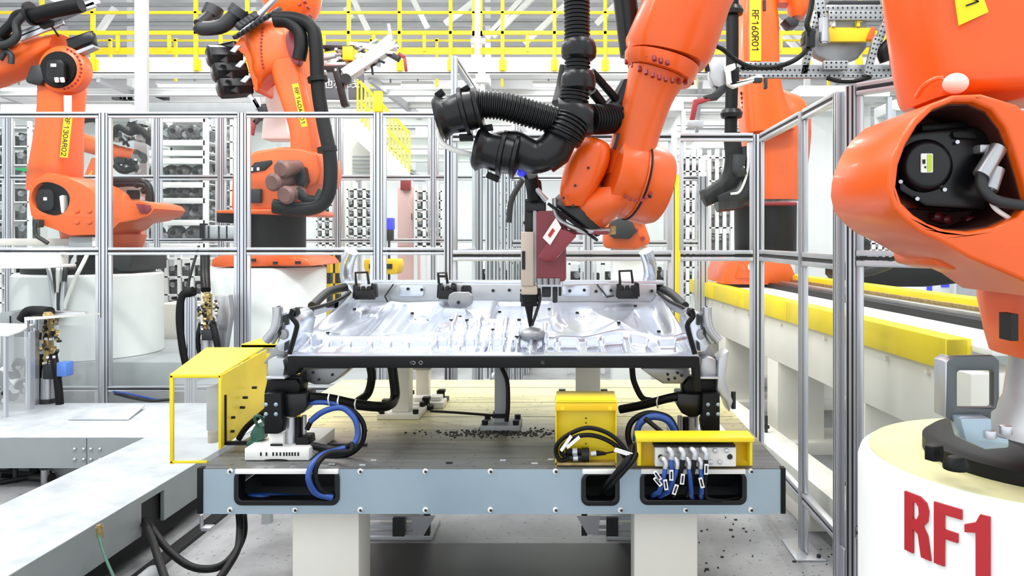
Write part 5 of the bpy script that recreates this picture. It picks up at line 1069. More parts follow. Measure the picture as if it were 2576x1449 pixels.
# perforated gripper beam hanging at the right top
D = 6.4
pf = T('gripper','perforated aluminium gripper frame with curved grey sheet hanging between the two right robots','gripper',P(2080,190,D))
def perf(p, q, rows, wpx, nm='perforated_bar', D=D, dep=.05):
    a = P(*p,D); c = P(*q,D); d = (c-a).normalized(); L = (c-a).length; n = Vector((0,1,0)).cross(d).normalized(); hw = S(wpx,D)/2
    b = MB(); b.bar(a,c,dep,hw*2,up=n); b.build(nm,'sheet_grey',pf,bev=.003)
    b = MB(); k = int(L/(S(11.5,D)))
    for i in range(k):
        for j in range(rows):
            o = a+d*(L*(i+.5)/k)+n*(hw*2*((j+.5)/rows-.5)); r_ = S(2.6,D); b.cyl(o+Vector((0,-dep/2-.002,0)),o+Vector((0,-dep/2+.004,0)),r_,n=6)
    o = b.build('holes','ink',pf); o['kind'] = 'stuff'
perf((1862,178),(2285,178),1,28); perf((1855,168),(1968,168),2,22); perf((1855,192),(2290,192),1,10,D=6.36)
perf((2075,22),(2220,22),1,16); perf((2082,40),(2218,40),2,24)
perf((2055,-30),(2075,110),2,24); perf((2245,-30),(2262,112),2,24); perf((2055,30),(2020,190),2,17); perf((2205,95),(2180,190),2,17,D=6.3); perf((2235,30),(2208,110),2,17)
perf((2070,165),(2132,165),2,22,D=6.3); perf((2240,162),(2290,162),2,22,D=6.3)
for x,y in ((2072,106),(2258,104)): b = MB(); b.cyl(P(x,y-60,D-.1),P(x,y,D-.1),.04,n=16); b.cyl(P(x,y-2,D-.1),P(x,y+4,D-.1),.03,n=16); b.build('leg_tube','tin',pf)
b = MB(); b.slab([(2042,72),(2186,72),(2182,118),(2160,146),(2125,158),(2090,156),(2055,140),(2040,110)],D+.15,.12); b.build('curved_sheet','sheet_grey',pf,bev=.03)
b = MB(); b.bpx(2085,0,2215,12,D+.1,.2); b.build('cross_beam','char',pf,bev=.01)
b = MB(); b.slab([(2076,68),(2200,70),(2198,104),(2088,104)],D+.02,.04); b.build('yellow_plate','yellow_deep',pf,bev=.004)
b = MB(); b.slab([(2090,52),(2180,55),(2182,72),(2085,72)],D+.06,.03); b.build('rear_plate','grey',pf,bev=.004)
for x in (2098,2160): b = MB(); b.bpx(x-4,50,x+4,66,D,.05); b.build('tab','yellow' if x>2100 else 'label',pf,bev=.002)
b = MB(); b.slab([(2195,66),(2202,68),(2200,100),(2180,100),(2186,84)],D,.03); b.build('orange_clip','orange_near',pf,bev=.003)
b = MB(); b.bpx(2030,70,2052,118,D-.15,.15); b.bpx(2022,88,2034,110,D-.1,.1); b.build('valve','black_gloss',pf,bev=.01)
b = MB(); b.bpx(2080,100,2150,130,D+.3,.05)
cable([(2045,-20,D-.2),(2040,20,D-.2),(2030,60,D-.2),(2038,80,D-.2)],.022,'black','cable','thick black cable down the left upright of the perforated gripper frame')
cable([(2035,118,D-.1),(2015,140,D-.15),(1985,158,D-.2),(1940,170,D-.2),(1890,168,D-.2),(1850,150,D-.2),(1815,122,D-.25),(1785,115,D-.25),(1775,140,D-.25),(1780,180,D-.25)],.02,'black','cable','long black cable from the valve to the silver clamp arm')
cable([(2080,196,D-.1),(2110,204,D-.1),(2150,204,D-.1),(2190,194,D-.1)],.018,'black','cable','black cable sagging under the perforated gripper beam')
cable([(2246,100,D),(2222,130,D),(2228,155,D)],.05,'black','cable','black flat cable loop beside the right upright of the gripper frame')
cable([(2260,115,D),(2248,140,D),(2238,150,D)],.03,'black','cable','thin black cable loop beside the right upright of the gripper frame')
ca_ = T('pneumatic_clamp','silver and red pneumatic clamp arm at the left end of the perforated beam','clamp',P(1810,250,D-.2))
b = MB(); b.slab([(1788,150),(1800,142),(1818,145),(1826,190),(1828,210),(1812,222),(1795,215),(1785,190)],D-.25,.12); b.build('body','tin',ca_,bev=.015)
b = MB(); b.slab([(1790,235),(1812,215),(1830,212),(1828,228),(1808,248),(1770,252),(1770,240)],D-.25,.1); b.build('hinge','char',ca_,bev=.01)
b = MB(); b.slab([(1745,250),(1778,244),(1790,250),(1756,262),(1746,312),(1734,310)],D-.25,.06); b.build('red_jaw','darkred',ca_,bev=.006)
b = MB(); b.bpx(1730,302,1770,320,D-.27,.04); b.build('jaw_pad','tin',ca_,bev=.004)
b = MB(); b.slab([(1828,165),(1850,158),(1852,172),(1838,178),(1842,210),(1912,186),(1922,196),(1848,220),(1832,212)],D-.35,.08); b.build('white_hook','label',ca_,bev=.008)
b = MB(); b.bpx(1898,195,1918,206,D-.36,.06); b.bpx(1924,196,1931,222,D-.36,.05); b.build('pad','char',ca_,bev=.003)
b = MB(); b.bpx(1842,168,1860,205,D-.3,.08); b.build('block','black',ca_,bev=.006)
# robot hand of a further orange robot behind the rear fence
r = T('industrial_robot','partly hidden orange robot with grey motor seen under the welding robot wrist','robot',P(1590,620,6.6))
b = MB(); b.slab([(1520,600),(1520,570),(1555,545),(1590,532),(1622,560),(1640,612),(1600,628),(1520,625)],6.5,.4); b.build('casting','orange',r,bev=.04)
b = MB(); b.slab([(1528,585),(1536,556),(1562,545),(1592,560),(1602,582),(1585,602),(1545,600)],6.42,.12); b.build('motor','char',r,bev=.02)
b = MB(); b.slab([(1586,540),(1600,532),(1618,534),(1622,552),(1602,556)],6.45,.06); b.build('fitting','brass',r,bev=.01)
for x,y in ((1600,580),(1617,600)): b = MB(); b.cyl(P(x,y,6.47),P(x,y,6.5),.02,n=8); b.build('bolt','darkred',r)
b = MB(); b.box((P(1540,0,6.6).x,6.6,0),(P(1640,0,6.6).x,6.9,P(0,620,6.6).z)); b.build('column','white',r,bev=.03)
# ---- big near robot on the right
D = 2.1
PC = (P(2622,0,D).x, D); PZT = 1.09; PR = .48
np_ = T('robot_pedestal','large near white round pedestal with red lettering at the right edge','pedestal',(PC[0],PC[1],0))
b = MB(); b.lathe((PC[0],PC[1],0),(0,0,1),[(0,PR),(PZT-.035,PR),(PZT-.012,PR-.008),(PZT,PR-.025),(PZT,PR-.1)],96); b.build('drum','white',np_)
b = MB(); b.lathe((PC[0],PC[1],PZT-.004),(0,0,1),[(0,PR-.03),(.008,PR-.03)],96); b.build('top_plate','pedtop',np_)
a0 = math.asin(max(-1,min(1,(P(2385,0,1.72).x-PC[0])/PR))); zl = P(0,1500,1.68).z
RL = {'R':([(0,0),(0,1),(.30,1),(.42,.93),(.46,.80),(.44,.62),(.36,.52),(.44,.40),(.50,0),(.33,0),(.27,.36),(.17,.42),(.17,0)],[(.17,.58),(.25,.60),(.29,.70),(.28,.82),(.24,.87),(.17,.87)]),
      'F':([(0,0),(0,1),(.44,1),(.44,.84),(.17,.84),(.17,.60),(.38,.60),(.38,.45),(.17,.45),(.17,0)],),
      '1':([(.16,0),(.16,.70),(.0,.66),(.0,.78),(.16,.86),(.22,1),(.36,1),(.36,0)],)}
for ch,x0 in (('R',0),('F',.56),('1',1.04)):
    hgt = .150; kx = .155
    loops = [[Vector((x0*kx+x*kx,y*hgt,0)) for x,y in l] for l in RL[ch]]
    m_ = MB().prism(loops,(0,0,.006)); 
    for k_,v in enumerate(m_.v):
        a = a0+v.x/PR; rr = PR+.0005+v.z; m_.v[k_] = Vector((PC[0]+rr*math.sin(a),PC[1]-rr*math.cos(a),zl+v.y))
    m_.build('painted_letter','redink',np_,flat=True)
rd = T('industrial_robot','big near orange robot with black motor in an oval opening at the right edge','robot',(PC[0],PC[1],PZT))
D = 1.95
out = [(2235,470),(2238,430),(2248,390),(2268,345),(2298,300),(2340,262),(2400,238),(2470,235),(2560,262),(2640,330),(2760,480),(2800,640),(2760,740),(2640,752),(2576,706),(2520,682),(2440,650),(2370,610),(2315,585),(2278,555),(2246,520)]
hole = [(2256,470),(2262,415),(2280,365),(2310,315),(2350,275),(2400,256),(2450,256),(2495,275),(2530,320),(2550,370),(2575,450),(2590,510),(2560,545),(2500,572),(2440,582),(2380,578),(2335,562),(2300,540),(2270,510)]
b = MB(); b.slab(out,D-.20,.40,[hole[::-1]]); b.build('shoulder','orange_near',rd,bev=.028,seg=4)
b = MB(); b.slab(out,D+.12,.10); b.build('shoulder_back','orange_near',rd,bev=.02)
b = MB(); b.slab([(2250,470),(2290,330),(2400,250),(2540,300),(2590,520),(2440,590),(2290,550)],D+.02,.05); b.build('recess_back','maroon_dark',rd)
cxh = sum(x for x,_ in hole)/len(hole); cyh = sum(y for _,y in hole)/len(hole)
sc_ = lambda k: [(cxh+(x-cxh)*k,cyh+(y-cyh)*k) for x,y in hole]
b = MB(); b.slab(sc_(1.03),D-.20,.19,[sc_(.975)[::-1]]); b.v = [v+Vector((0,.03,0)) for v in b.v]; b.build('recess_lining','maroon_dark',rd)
mo = MB(); mo.slab([(2262,345),(2315,330),(2450,318),(2500,330),(2500,480),(2480,530),(2330,520),(2262,480)],D-.12,.2); mo.build('motor','black_gloss',rd,bev=.012)
b = MB(); b.lathe(P(2338,415,D-.15),(0,1,0),[(0,S(46,D)),(.004,S(54,D)),(.015,S(62,D)),(.06,S(64,D))],48); b.build('motor_cap','black_gloss',rd)
b = MB(); b.slab(rrect(2317,386,2347,434,3),D-.155,.004); b.build('motor_label','label',rd)
b = MB(); b.slab(rrect(2333,388,2345,432,2),D-.1565,.002); b.build('label_stripe','limegreen',rd)
b = MB(); b.bpx(2321,401,2328,412,D-.1565,.002); b.bpx(2326,418,2330,423,D-.1565,.002); b.build('printed_mark','ink',rd)
for x,y in ((2409,357),(2377,477),(2308,500),(2266,457)): b = MB(); b.cyl(P(x,y,D-.13),P(x,y,D-.11),.005,n=8); b.build('bolt','alu',rd)
b = MB(); b.slab([(2318,312),(2440,304),(2445,322),(2320,332)],D-.08,.1); b.slab([(2395,330),(2450,325),(2465,350),(2400,348)],D-.13,.03); b.slab([(2450,308),(2530,318),(2545,345),(2455,340)],D-.09,.1); b.build('terminal_cover','black',rd,bev=.006)
for p,q,rr in (((2512,372),(2468,442),.020),((2508,425),(2490,478),.018)):
    b = MB(); b.tube([P(*p,D-.16),P(*q,D-.17)],rr,14); b.build('connector_plug','tin',rd)
b = MB(); b.bpx(2465,362,2520,385,D-.15,.06); b.build('connector_base','tin',rd,bev=.006)
b = MB(); b.tube([P(2468,440,D-.17),P(2470,470,D-.18),P(2498,500,D-.19),P(2540,512,D-.19),P(2600,520,D-.19)],.013,12,6); b.build('motor_cable','char',rd)
b = MB(); b.tube([P(2488,478,D-.17),P(2500,520,D-.17),P(2540,550,D-.17)],.006,8,6); b.build('signal_cable','label',rd)
for x,y in ((2364,545),(2388,552),(2445,555),(2472,552),(2520,332),(2560,462),(2556,485),(2360,270),(2400,268)): b = MB(); b.lathe(P(x,y,D-.02),(0,1,0),[(0,.006),(.004,.012),(.04,.012)],14); b.build('ring_bolt','maroon',rd)
b = MB(); b.arm([((2245,-300),(2600,-300),.2),((2262,-60),(2640,-60),.2),((2285,120),(2690,120),.2),((2306,235),(2710,215),.2),((2312,262),(2720,245),.17)],D+.12,40,5,sm=3); b.build('link_arm','orange_near',rd)
b = MB(); b.tube([P(2305,245,D-.04),P(2325,215,D-.08),P(2355,198,D-.11),P(2372,196,D-.12)],.006,8,5); b.build('cap_cord','orange',rd)
b = MB(); b.sphere(P(2404,210,D-.10),S(29,D),24,(1,1,.85)); b.build('cap','capwhite',rd)
b = MB(); b.slab([(2395,-60),(2450,-75),(2487,30),(2413,64)],D-.09,.004); b.build('sticker','stickerbright',rd)
engrave('01','ink',rd,P(2418,-25,D-.094),(.35,0,-1),(1,0,.35),.055,.03)
b = MB(); b.slab([(2345,640),(2352,668),(2400,680),(2440,672),(2430,650),(2370,612)],D+.02,.25); b.build('lower_knuckle','orange',rd,bev=.02)
b = MB(); b.arm([((2538,690),(2900,690),.25),((2536,760),(2880,760),.25),((2545,850),(2860,850),.22),((2560,900),(2860,900),.22)],D+.06,30,4); b.build('column','orange_near',rd)
b = MB(); b.bpx(2543,790,2562,858,D-.14,.05); b.build('slot','ink',rd)
# steel parts on top of the pedestal
zt = PZT+.004
b = MB(); b.lathe((PC[0]+.02,PC[1]-.02,zt),(0,0,1),[(0,.33),(.035,.33),(.05,.31)],64); b.build('base_ring','black',rd)
b = MB(); b.lathe((PC[0]+.09,PC[1]+.05,zt+.05),(0,0,1),[(0,.20),(.03,.19),(.10,.15),(.26,.13),(.5,.13)],48); b.build('rotary_column','tin',rd)
q = P(2350,1087,1.9); b = MB(); b.lathe((q.x,1.9,zt+.05),(0,0,1),[(0,.024),(.035,.024),(.037,.02)],6); b.build('hex_bolt','black',rd,bev=.002)
b = MB(); b.lathe((P(2405,0,1.82).x,1.82,zt+.05),(0,0,1),[(0,.03),(.012,.03),(.03,.018)],14); b.build('hex_bolt','black',rd,bev=.002)
fb = T('window_bracket','thick grey steel bracket with square window bolted on the near pedestal','bracket',P(2440,1110,1.9))
b = MB(); b.slab([(2385,912),(2398,897),(2500,895),(2514,908),(2514,1000),(2506,1028),(2494,1036),(2492,1070),(2420,1076),(2396,1060),(2382,1050)],1.84,.022,[rrect(2408,932,2500,1026,8)[::-1]]); b.build('window_plate','winplate',fb,bev=.003)
b = MB(); b.slab([(2378,910),(2398,897),(2398,1052),(2378,1052)],1.845,.06); b.build('edge_plate','alu',fb,bev=.003)
a = P(2424,1076,1.84); b = MB(); b.slab([(2415,1052),(2495,1052),(2500,1095),(2540,1105),(2540,1128),(2480,1132),(2430,1110)],1.80,.06); b.build('foot_block','bluegrey',fb,bev=.006)
for x in (2490,2530): b = MB(); b.cyl(P(x,1102 if x<2500 else 1092,1.80),P(x,1082 if x<2500 else 1070,1.80),.0145,n=16); b.build('cap_screw','alu',fb,bev=.002)
# ================================================================== RACKS, STAIRS, TRACK, DUCT, STATIONS
def casting(name, label, group, loc, seed, w_=.5, h_=.42, m='casting'):
    rg = random.Random(seed); r = T(name,label,'machine part',loc,group); x,y,z = loc
    b = MB(); b.lathe((x-w_*.18,y,z+h_*.5),(0,-1,0),[(0,w_*.32),(.08,w_*.34),(.16,w_*.28),(.2,w_*.15)],16); b.box((x-w_*.1,y-.08,z),(x+w_*.4,y+.1,z+h_*.55)); b.build('housing',m,r,bev=.015)
    b = MB(); b.cyl((x+w_*.22,y-.14,z+h_*.35),(x+w_*.22,y+.1,z+h_*.35),w_*.15,n=12); b.box((x-w_*.45,y-.05,z),(x-w_*.3,y+.08,z+h_*.35)); b.build('cover','casting_light',r,bev=.01)
    b = MB(); b.cyl((x-w_*.18,y-.24,z+h_*.5),(x-w_*.18,y-.1,z+h_*.5),w_*.09,n=10); b.build('shaft','ink',r)
    return r
def rack(label, x0, x1, D, ys, dep=.6, ups=(0,1), m='white', extra=()):
    a = P(x0,0,D).x; c = P(x1,0,D).x; r = T('storage_rack',label,'rack',((a+c)/2,D+dep/2,0))
    top = P(0,min(ys),D).z+.35
    for xx in [a+(c-a)*u for u in ups]:
        for dy in (0,dep): b = MB(); b.box((xx-.04,D+dy,0),(xx+.04,D+dy+.06,top)); b.build('upright',m,r,bev=.005)
    for y in ys: z = P(0,y,D).z; b = MB(); b.box((a,D,z-.09),(c,D+.05,z)); b.box((a,D+dep,z-.09),(c,D+dep+.05,z)); b.box((a,D+.05,z-.03),(c,D+dep,z-.01)); b.build('shelf',m,r,bev=.004)
    b = MB(); b.box((a,D,top-.06),(c,D+.05,top)); b.build('shelf',m,r)
    return r
D = 12.2
ys = [352,378,398,458,498,553,612]
rack('big white storage rack full of grey machine parts between the two left robots',362,516,D,ys,.8)
first = None
rows = [(352,3),(458,4),(498,4),(553,4),(612,3)]
k = 0
for y,n in rows:
    z = P(0,y,D).z+.002
    for i in range(n):
        xx = P(385+i*(130/(n-.4)),0,D).x
        lb = 'grey gearbox part on the big white rack, %s on the %s shelf' % (['leftmost','second','third','fourth'][i],['top','second','third','fourth','lowest'][rows.index((y,n))])
        if first is None: first = casting('machine_part',lb,'gearbox parts on the big white rack',(xx,D+.35,z),1)
        else: o = copytree(first,(xx,D+.3+.05*(i%2),z),label=lb,scale=(.85,1,.8 if y not in (498,) else .5))
# narrow upright rack with hanging parts, right of the big one
def hung_rack(label, x0, x1, D, cols, rows_, y0, y1, grp, plabel, m='white', pm='casting', seed=1):
    rg = random.Random(seed); a = P(x0,0,D); c = P(x1,0,D); zt_, zb_ = P(0,y0,D).z, P(0,y1,D).z
    r = T('storage_rack',label,'rack',((a.x+c.x)/2,D,0))
    for i in range(cols+1):
        x = a.x+(c.x-a.x)*i/cols; b = MB(); b.box((x-.025,D,0),(x+.025,D+.05,zt_+.1)); b.build('upright',m,r)
    for j in range(rows_+1):
        z = zb_+(zt_-zb_)*j/rows_; b = MB(); b.box((a.x,D,z-.02),(c.x,D+.45,z)); b.build('shelf',m,r)
    OR = ['first','second','third','fourth','fifth','sixth','seventh','eighth','ninth','tenth','eleventh','twelfth']
    lab = lambda i,j: '%s, %s row down, %s column' % (plabel, OR[rows_-1-j], OR[i])
    proto = None; cw = (c.x-a.x)/cols; rh = (zt_-zb_)/rows_
    for i in range(cols):
        for j in range(rows_):
            x = a.x+cw*(i+.5); z = zb_+rh*j+.001
            if proto is None:
                proto = T('machine_part',lab(i,j),'machine part',(x,D+.2,z),grp)
                b = MB(); b.box((x-cw*.40,D+.1,z),(x+cw*.38,D+.3,z+rh*.62)); b.build('housing',pm,proto,bev=.01)
                b = MB(); b.cyl((x,D+.02,z+rh*.5),(x,D+.2,z+rh*.5),cw*.2,n=10); b.build('cover','casting_light',proto)
                b = MB(); b.cyl((x+cw*.2,D+.05,z+rh*.7),(x+cw*.2,D+.2,z+rh*.7),cw*.1,n=8); b.build('shaft','ink',proto)
            else: copytree(proto,(x+rg.uniform(-.1,.1)*cw,D+.2,z),label=lab(i,j),scale=(rg.choice([-1,1]),1,rg.uniform(.8,1.2)))
hung_rack('narrow white rack of grey parts left of the middle left robot',527,600,12.9,4,7,315,600,'small parts on the narrow rack left of the middle robot','small grey part, narrow rack left of middle robot')
hung_rack('white rack of dark parts at the far left edge',-60,72,12,3,6,320,600,'dark parts on the far left rack','dark part, rack at far left edge')
hung_rack('dark parts rack behind the middle left robot hoses',795,850,12.4,3,8,455,615,'parts on the rack right of the middle left robot','dark part, rack right of middle left robot')
hung_rack('tall rack with dark parts seen left of the middle fence post',872,938,11.5,3,6,475,615,'parts on the rack left of the third fence post','dark part, rack left of third fence post',pm='casting')
hung_rack('rack of dark parts right of the third fence post',1045,1112,11.5,3,6,480,618,'parts on the rack right of the third fence post','dark part, rack right of third fence post')
hung_rack('dense wire rack of dark parts at the right beyond the angled fence',2165,2330,9.9,10,12,440,645,'parts on the dense rack at the right','tiny dark part, dense wire rack at right')
hung_rack('pale wire rack of small dark parts right of the yellow pole',1714,1762,10.5,3,10,395,740,'parts on the rack right of the yellow pole','small dark part, rack right of yellow pole')
hung_rack('white parts cabinet rack left of the right robot column',1785,1842,10.8,3,4,395,630,'parts in the cabinet rack left of the right robot','pale part, rack left of right robot',pm='casting_light')
hung_rack('low rack of dark parts seen below the rear fence rail left of the dispensing head',1205,1325,9.5,3,1,660,710,'parts on the low rack behind the dispensing head','dark part, low rack left of dispensing head',pm='ink')
hung_rack('low rack of grey parts seen below the rear fence rail right of the dispensing head',1430,1690,9.5,6,1,662,722,'parts on the low rack right of the dispensing head','grey part, low rack right of dispensing head',pm='char')
hung_rack('white cabinet rack seen through the shorter fence posts',1230,1320,11.2,3,5,455,600,'parts in the rack above the rear fence rail','pale part, rack left of dispensing head',pm='casting_light')
hung_rack('grey machine rack behind the two left pedestals',385,515,11.5,4,4,650,830,'parts behind the two left pedestals','grey part, rack between the left pedestals')
hung_rack('pipe rack left of the far left pedestal',-60,60,11.0,4,3,650,760,'parts left of the far left pedestal','grey part, rack left of far left pedestal')
hung_rack('clutter rack beyond the gripper at the fence near the right robot',1925,1990,10.5,3,3,500,620,'parts behind the right robot','dark part, rack right of right robot column')
# cabinets
def cab(x0, y0, x1, y1, D, m, label, dep=.5, door=True, foot=True):
    a = P(x0,y0,D); c = P(x1,y1,D); r = T('cabinet',label,'cabinet',((a.x+c.x)/2,D,0))
    b = MB(); b.box((a.x,D,0.02 if foot else c.z),(c.x,D+dep,a.z)); b.build('body',m,r,bev=.01)
    if door:
        b = MB(); g = (c.x-a.x)*.06; b.box((a.x+g,D-.012,max(c.z,.1)),(c.x-g,D,a.z-g)); b.build('door',m,r,bev=.004)
        b = MB(); b.box((c.x-g*2.5,D-.03,(a.z+c.z)/2-.05),(c.x-g*2,D-.012,(a.z+c.z)/2+.05)); b.build('handle','char',r)
    return r
cab(1000,470,1042,620,11.8,'pinkish','pale red cabinet with small dark screen right of the third fence post')
b = MB(); b.bpx(1007,452,1032,478,11.7,.08); o = tag(b.build('screen','darkred',bev=.01),'small dark red framed display on top of the pale red cabinet','screen')
b = MB(); b.bpx(969,548,988,578,9.2,.12); tag(b.build('signal_lamp','bluelamp',bev=.01),'bright blue lamp right of the third fence post','lamp')
b = MB(); b.bpx(969,578,986,604,9.2,.12); b.box((P(975,0,9.2).x,9.2,0),(P(980,0,9.2).x,9.25,P(0,600,9.2).z)); tag(b.build('lamp_base','char',bev=.01),'dark grey holder under the bright blue lamp','holder')
b = MB(); b.bpx(36,405,68,432,12.55,.06); tag(b.build('indicator_screen','greenlamp',bev=.01),'bright green indicator at the far left behind the fence','lamp')
b = MB(); b.bpx(26,396,74,441,12.6,.3); tag(b.build('panel_box','char',bev=.01),'dark box around the green indicator at the far left','box')
cab(18,440,68,600,12.6,'white','white locker under the green indicator at the far left')
cab(790,60,850,60,18,'white','x',door=False) if 0 else None
cab(1250,520,1330,700,12.5,'white','white cabinet behind the dispensing head')
cab(2460,645,2560,830,8.8,'grey','light grey cabinet behind the track at the right')
cab(2270,700,2400,800,9.5,'white','white cabinet with blue stickers behind the track at the right')
b = MB(); b.bpx(2332,702,2345,735,9.475,.02); b.bpx(2368,705,2388,722,9.475,.02); tag(b.build('blue_sticker','bluelamp'),'blue stickers on the white cabinet behind the track','sticker')
cab(0,785,35,830,7.0,'duct','grey green cabinet at the left edge behind the welding stations')
cab(1770,390,1800,430,11.3,'white','white cabinet with red mark above the track')
b = MB(); b.bpx(1784,394,1802,404,11.25,.03); tag(b.build('red_mark','red'),'small bright red label on the white cabinet above the track','label')
# wide wall of white enclosures beneath the mezzanine
for k,(x0,x1,y0,D,m) in enumerate(((0,330,262,14,'white'),(370,700,258,14.2,'grey'),(845,900,300,13.7,'cream'),(1460,1720,250,14,'white'),(1760,1850,345,13,'white'),(2010,2240,215,13.5,'white'),(2250,2600,250,14.5,'white'))):
    a = P(x0,y0,D); c = P(x1,0,D); r = T('machine_enclosure',['long white enclosure roof behind the far left robot','long grey enclosure behind the middle left robot','cream enclosure beside the stairs','white enclosure behind the black hoses','small white enclosure left of the right robot','white enclosure behind the corner of the right fence','white enclosure behind the big near robot'][k],'enclosure',((a.x+c.x)/2,D+.5,0))
    lo = P(0,y0+28,D).z
    b = MB(); b.box((a.x,D,lo),(c.x,D+1,a.z)); b.build('roof',m,r,bev=.02)
    n = max(2,int((c.x-a.x)/1.4))
    for i in range(n+1): x = a.x+(c.x-a.x)*i/n; b = MB(); b.box((x-.04,D+.02,0),(x+.04,D+.1,lo)); b.build('post','alu',r)
    b = MB(); b.box((a.x,D+.9,0),(c.x,D+.95,lo)); b.build('rear_panel','white',r)
# stairs with yellow rail
st = T('staircase','white staircase with yellow railing descending to the right behind the third fence post','stairs',P(960,480,12.5))
D = 12.5
for dd in (0,.9):
    b = MB(); b.slab([(872,300),(905,300),(1030,420),(1030,455),(1010,455),(872,330)],D+dd,.06); b.build('stringer','white',st)
    b = MB(); b.bar(P(905,205,D+dd),P(1030,335,D+dd),.05); b.bar(P(905,255,D+dd),P(1030,385,D+dd),.04); b.build('hand_rail','rail_yellow',st)
    for i in range(14): x = 900+i*10; y = 205+(x-905)*1.04; b = MB(); b.bar(P(x,y,D+dd),P(x,y+98,D+dd),.03); b.build('baluster','rail_yellow',st)
for i in range(11):
    a = P(885+i*13,318+i*12.4,D); b = MB(); b.box((a.x,D+.05,a.z-.03),(a.x+.2,D+.9,a.z)); b.build('tread','grey',st)
b = MB(); b.bpx(940,228,960,280,D-.1,.1); tag(b.build('rail_post','yellow_deep',bev=.01),'thick golden yellow post at the foot of the stair railing','post')
for i in range(6): b = MB(); b.bpx(873,392+i*9,932+0*i,396+i*9,13.0,.06); tag(b.build('vent_slat','grey'),'grey vent slat under the stairs, %s from the top' % ['first','second','third','fourth','fifth','sixth'][i],'slat','vent slats under the stairs')
b = MB(); b.bpx(840,345,935,440,13.2,.1); tag(b.build('panel','cream'),'cream wall panel under the stairs','panel')
b = MB(); b.bpx(845,300,873,620,11.9,.3); tag(b.build('column_cover','cream',bev=.01),'tall cream column left of the stairs','column')
# checkered posts
for k,(x,y0,lab) in enumerate(((822,632,'left'),(843,635,'right'))):
    D = 9.0+k*.3; a = P(x-9,y0,D); c = P(x+9,0,D); r = T('bollard','%s yellow and black checkered bollard right of the middle left pedestal' % lab,'bollard',((a.x+c.x)/2,D,0)); n = 12; h = a.z/n
    for i in range(n):
        for j in (0,1):
            xm = (a.x+c.x)/2; b = MB(); b.box((a.x if j==0 else xm,D,i*h),(xm if j==0 else c.x,D+.1,(i+1)*h)); b.build('square','yellow_deep' if (i+j)%2 else 'blackyel',r)
b = MB(); b.bpx(1700,440,1713,1136,6.0,.06); tag(b.build('pole','yellow'),'tall yellow pole right of the welding robot','pole')
for x,l in ((940,'left'),(980,'right')):
    r = T('spool_unit','%s golden yellow machine housing behind the floor pan' % l,'machine',P(x,690,9.0)); b = MB(); b.slab([(x-24,652),(x+20,652),(x+24,668),(x+18,690),(x-20,690),(x-26,670)],9.0,.3); b.build('housing','yellow_deep',r,bev=.02)
    b = MB(); b.bpx(x-12,664,x+6,676,8.98,.05); b.build('printed_mark','ink',r)
# ---- yellow linear track at right
tk = T('robot_track','long white linear robot track with yellow covers receding along the right side','track',(1.9,5.5,0))
A = Vector((1.79,3.6,0)); Bv = Vector((1.39,8.9,0)); dt = (Bv-A).normalized(); nt_ = Vector((-dt.y,dt.x,0))*-1    # nt_ points to the right
if nt_.x < 0: nt_ = -nt_
zt = 1.22
def tbox(s0, s1, w0, w1, z0, z1, nm, m, bev=.004):
    b = MB(); q = [A+dt*s0+nt_*w0, A+dt*s1+nt_*w0, A+dt*s1+nt_*w1, A+dt*s0+nt_*w1]; b.prism([[v+Vector((0,0,z0)) for v in q]],(0,0,z1-z0)); return b.build(nm,m,tk,bev=bev)
tbox(0,5.3,-.01,.12,zt-.15,zt,'yellow_cover','yellow')
for k in range(5): tbox(k*1.06+.0,k*1.06+1.05,-.014,.10,zt-.148,zt+.002,'yellow_cover','yellow',.003)
tbox(-.15,5.3,.02,.35,zt-.5,zt-.14,'side_beam','cream')
tbox(-.15,5.3,.12,.55,zt-.06,zt-.03,'deck','white')
tbox(-.1,5.3,.55,.62,zt-.03,zt+.02,'guide_rail','ink')
tbox(-.1,5.3,.66,.72,zt-.02,zt+.04,'guide_rail','tin')
tbox(-.1,5.2,.80,.95,zt-.06,zt+.10,'rear_cover','yellow')
tbox(.2,5.2,.78,.80,zt-.02,zt+.06,'rear_trough','brass')
tbox(-.15,5.3,.35,1.2,zt-.5,zt-.44,'underside','cream')
for s_ in (.9,2.4,3.9,5.1):
    tbox(s_,s_+.25,.02,.4,.08,zt-.5,'leg','cream'); tbox(s_,s_+.25,.9,1.2,.08,zt-.5,'leg','cream'); tbox(s_-.1,s_+.35,-.36,1.3,0,.10,'floor_beam','cream')
tbox(-.1,5.3,-.36,-.15,.10,.30,'floor_beam','cream')
for k in range(12): 
    s_ = .2+k*.42; q = A+dt*s_+nt_*.0+Vector((0,0,zt-.19)); b = MB(); b.cyl(q,q+nt_*.03,.014,n=8); b.build('bolt','cream',tk)
    if k%3 == 1: q = A+dt*s_-nt_*.25+Vector((0,0,.30)); b = MB(); b.cyl(q,q+Vector((0,0,.12)),.012,n=8); b.cyl(q+Vector((0,0,.03)),q+Vector((0,0,.05)),.025,n=8); b.build('levelling_bolt','char',tk)
# grey cable chain lying on the track deck beyond the pane
r = T('energy_chain','black cable chain and dark machine bed behind the right fence on the track','cable chain',P(2250,720,6.0))
b = MB(); b.slab([(2150,665),(2560,668),(2545,700),(2330,722),(2170,722),(2150,700)],6.6,.8); b.build('machine_bed','black',r,bev=.03)
b = MB(); b.slab([(2150,570),(2178,570),(2182,625),(2160,660),(2150,660)],5.2,.15); b.build('bracket','black',r,bev=.02)
b = MB(); b.tube([P(2160,605,5.1),P(2182,610,5.1),P(2176,640,5.1),P(2160,655,5.1)],.02,8,5); b.tube([P(2150,690,5.1),P(2200,680,5.2),P(2240,665,5.4)],.03,10,5); b.build('cable','ink',r)
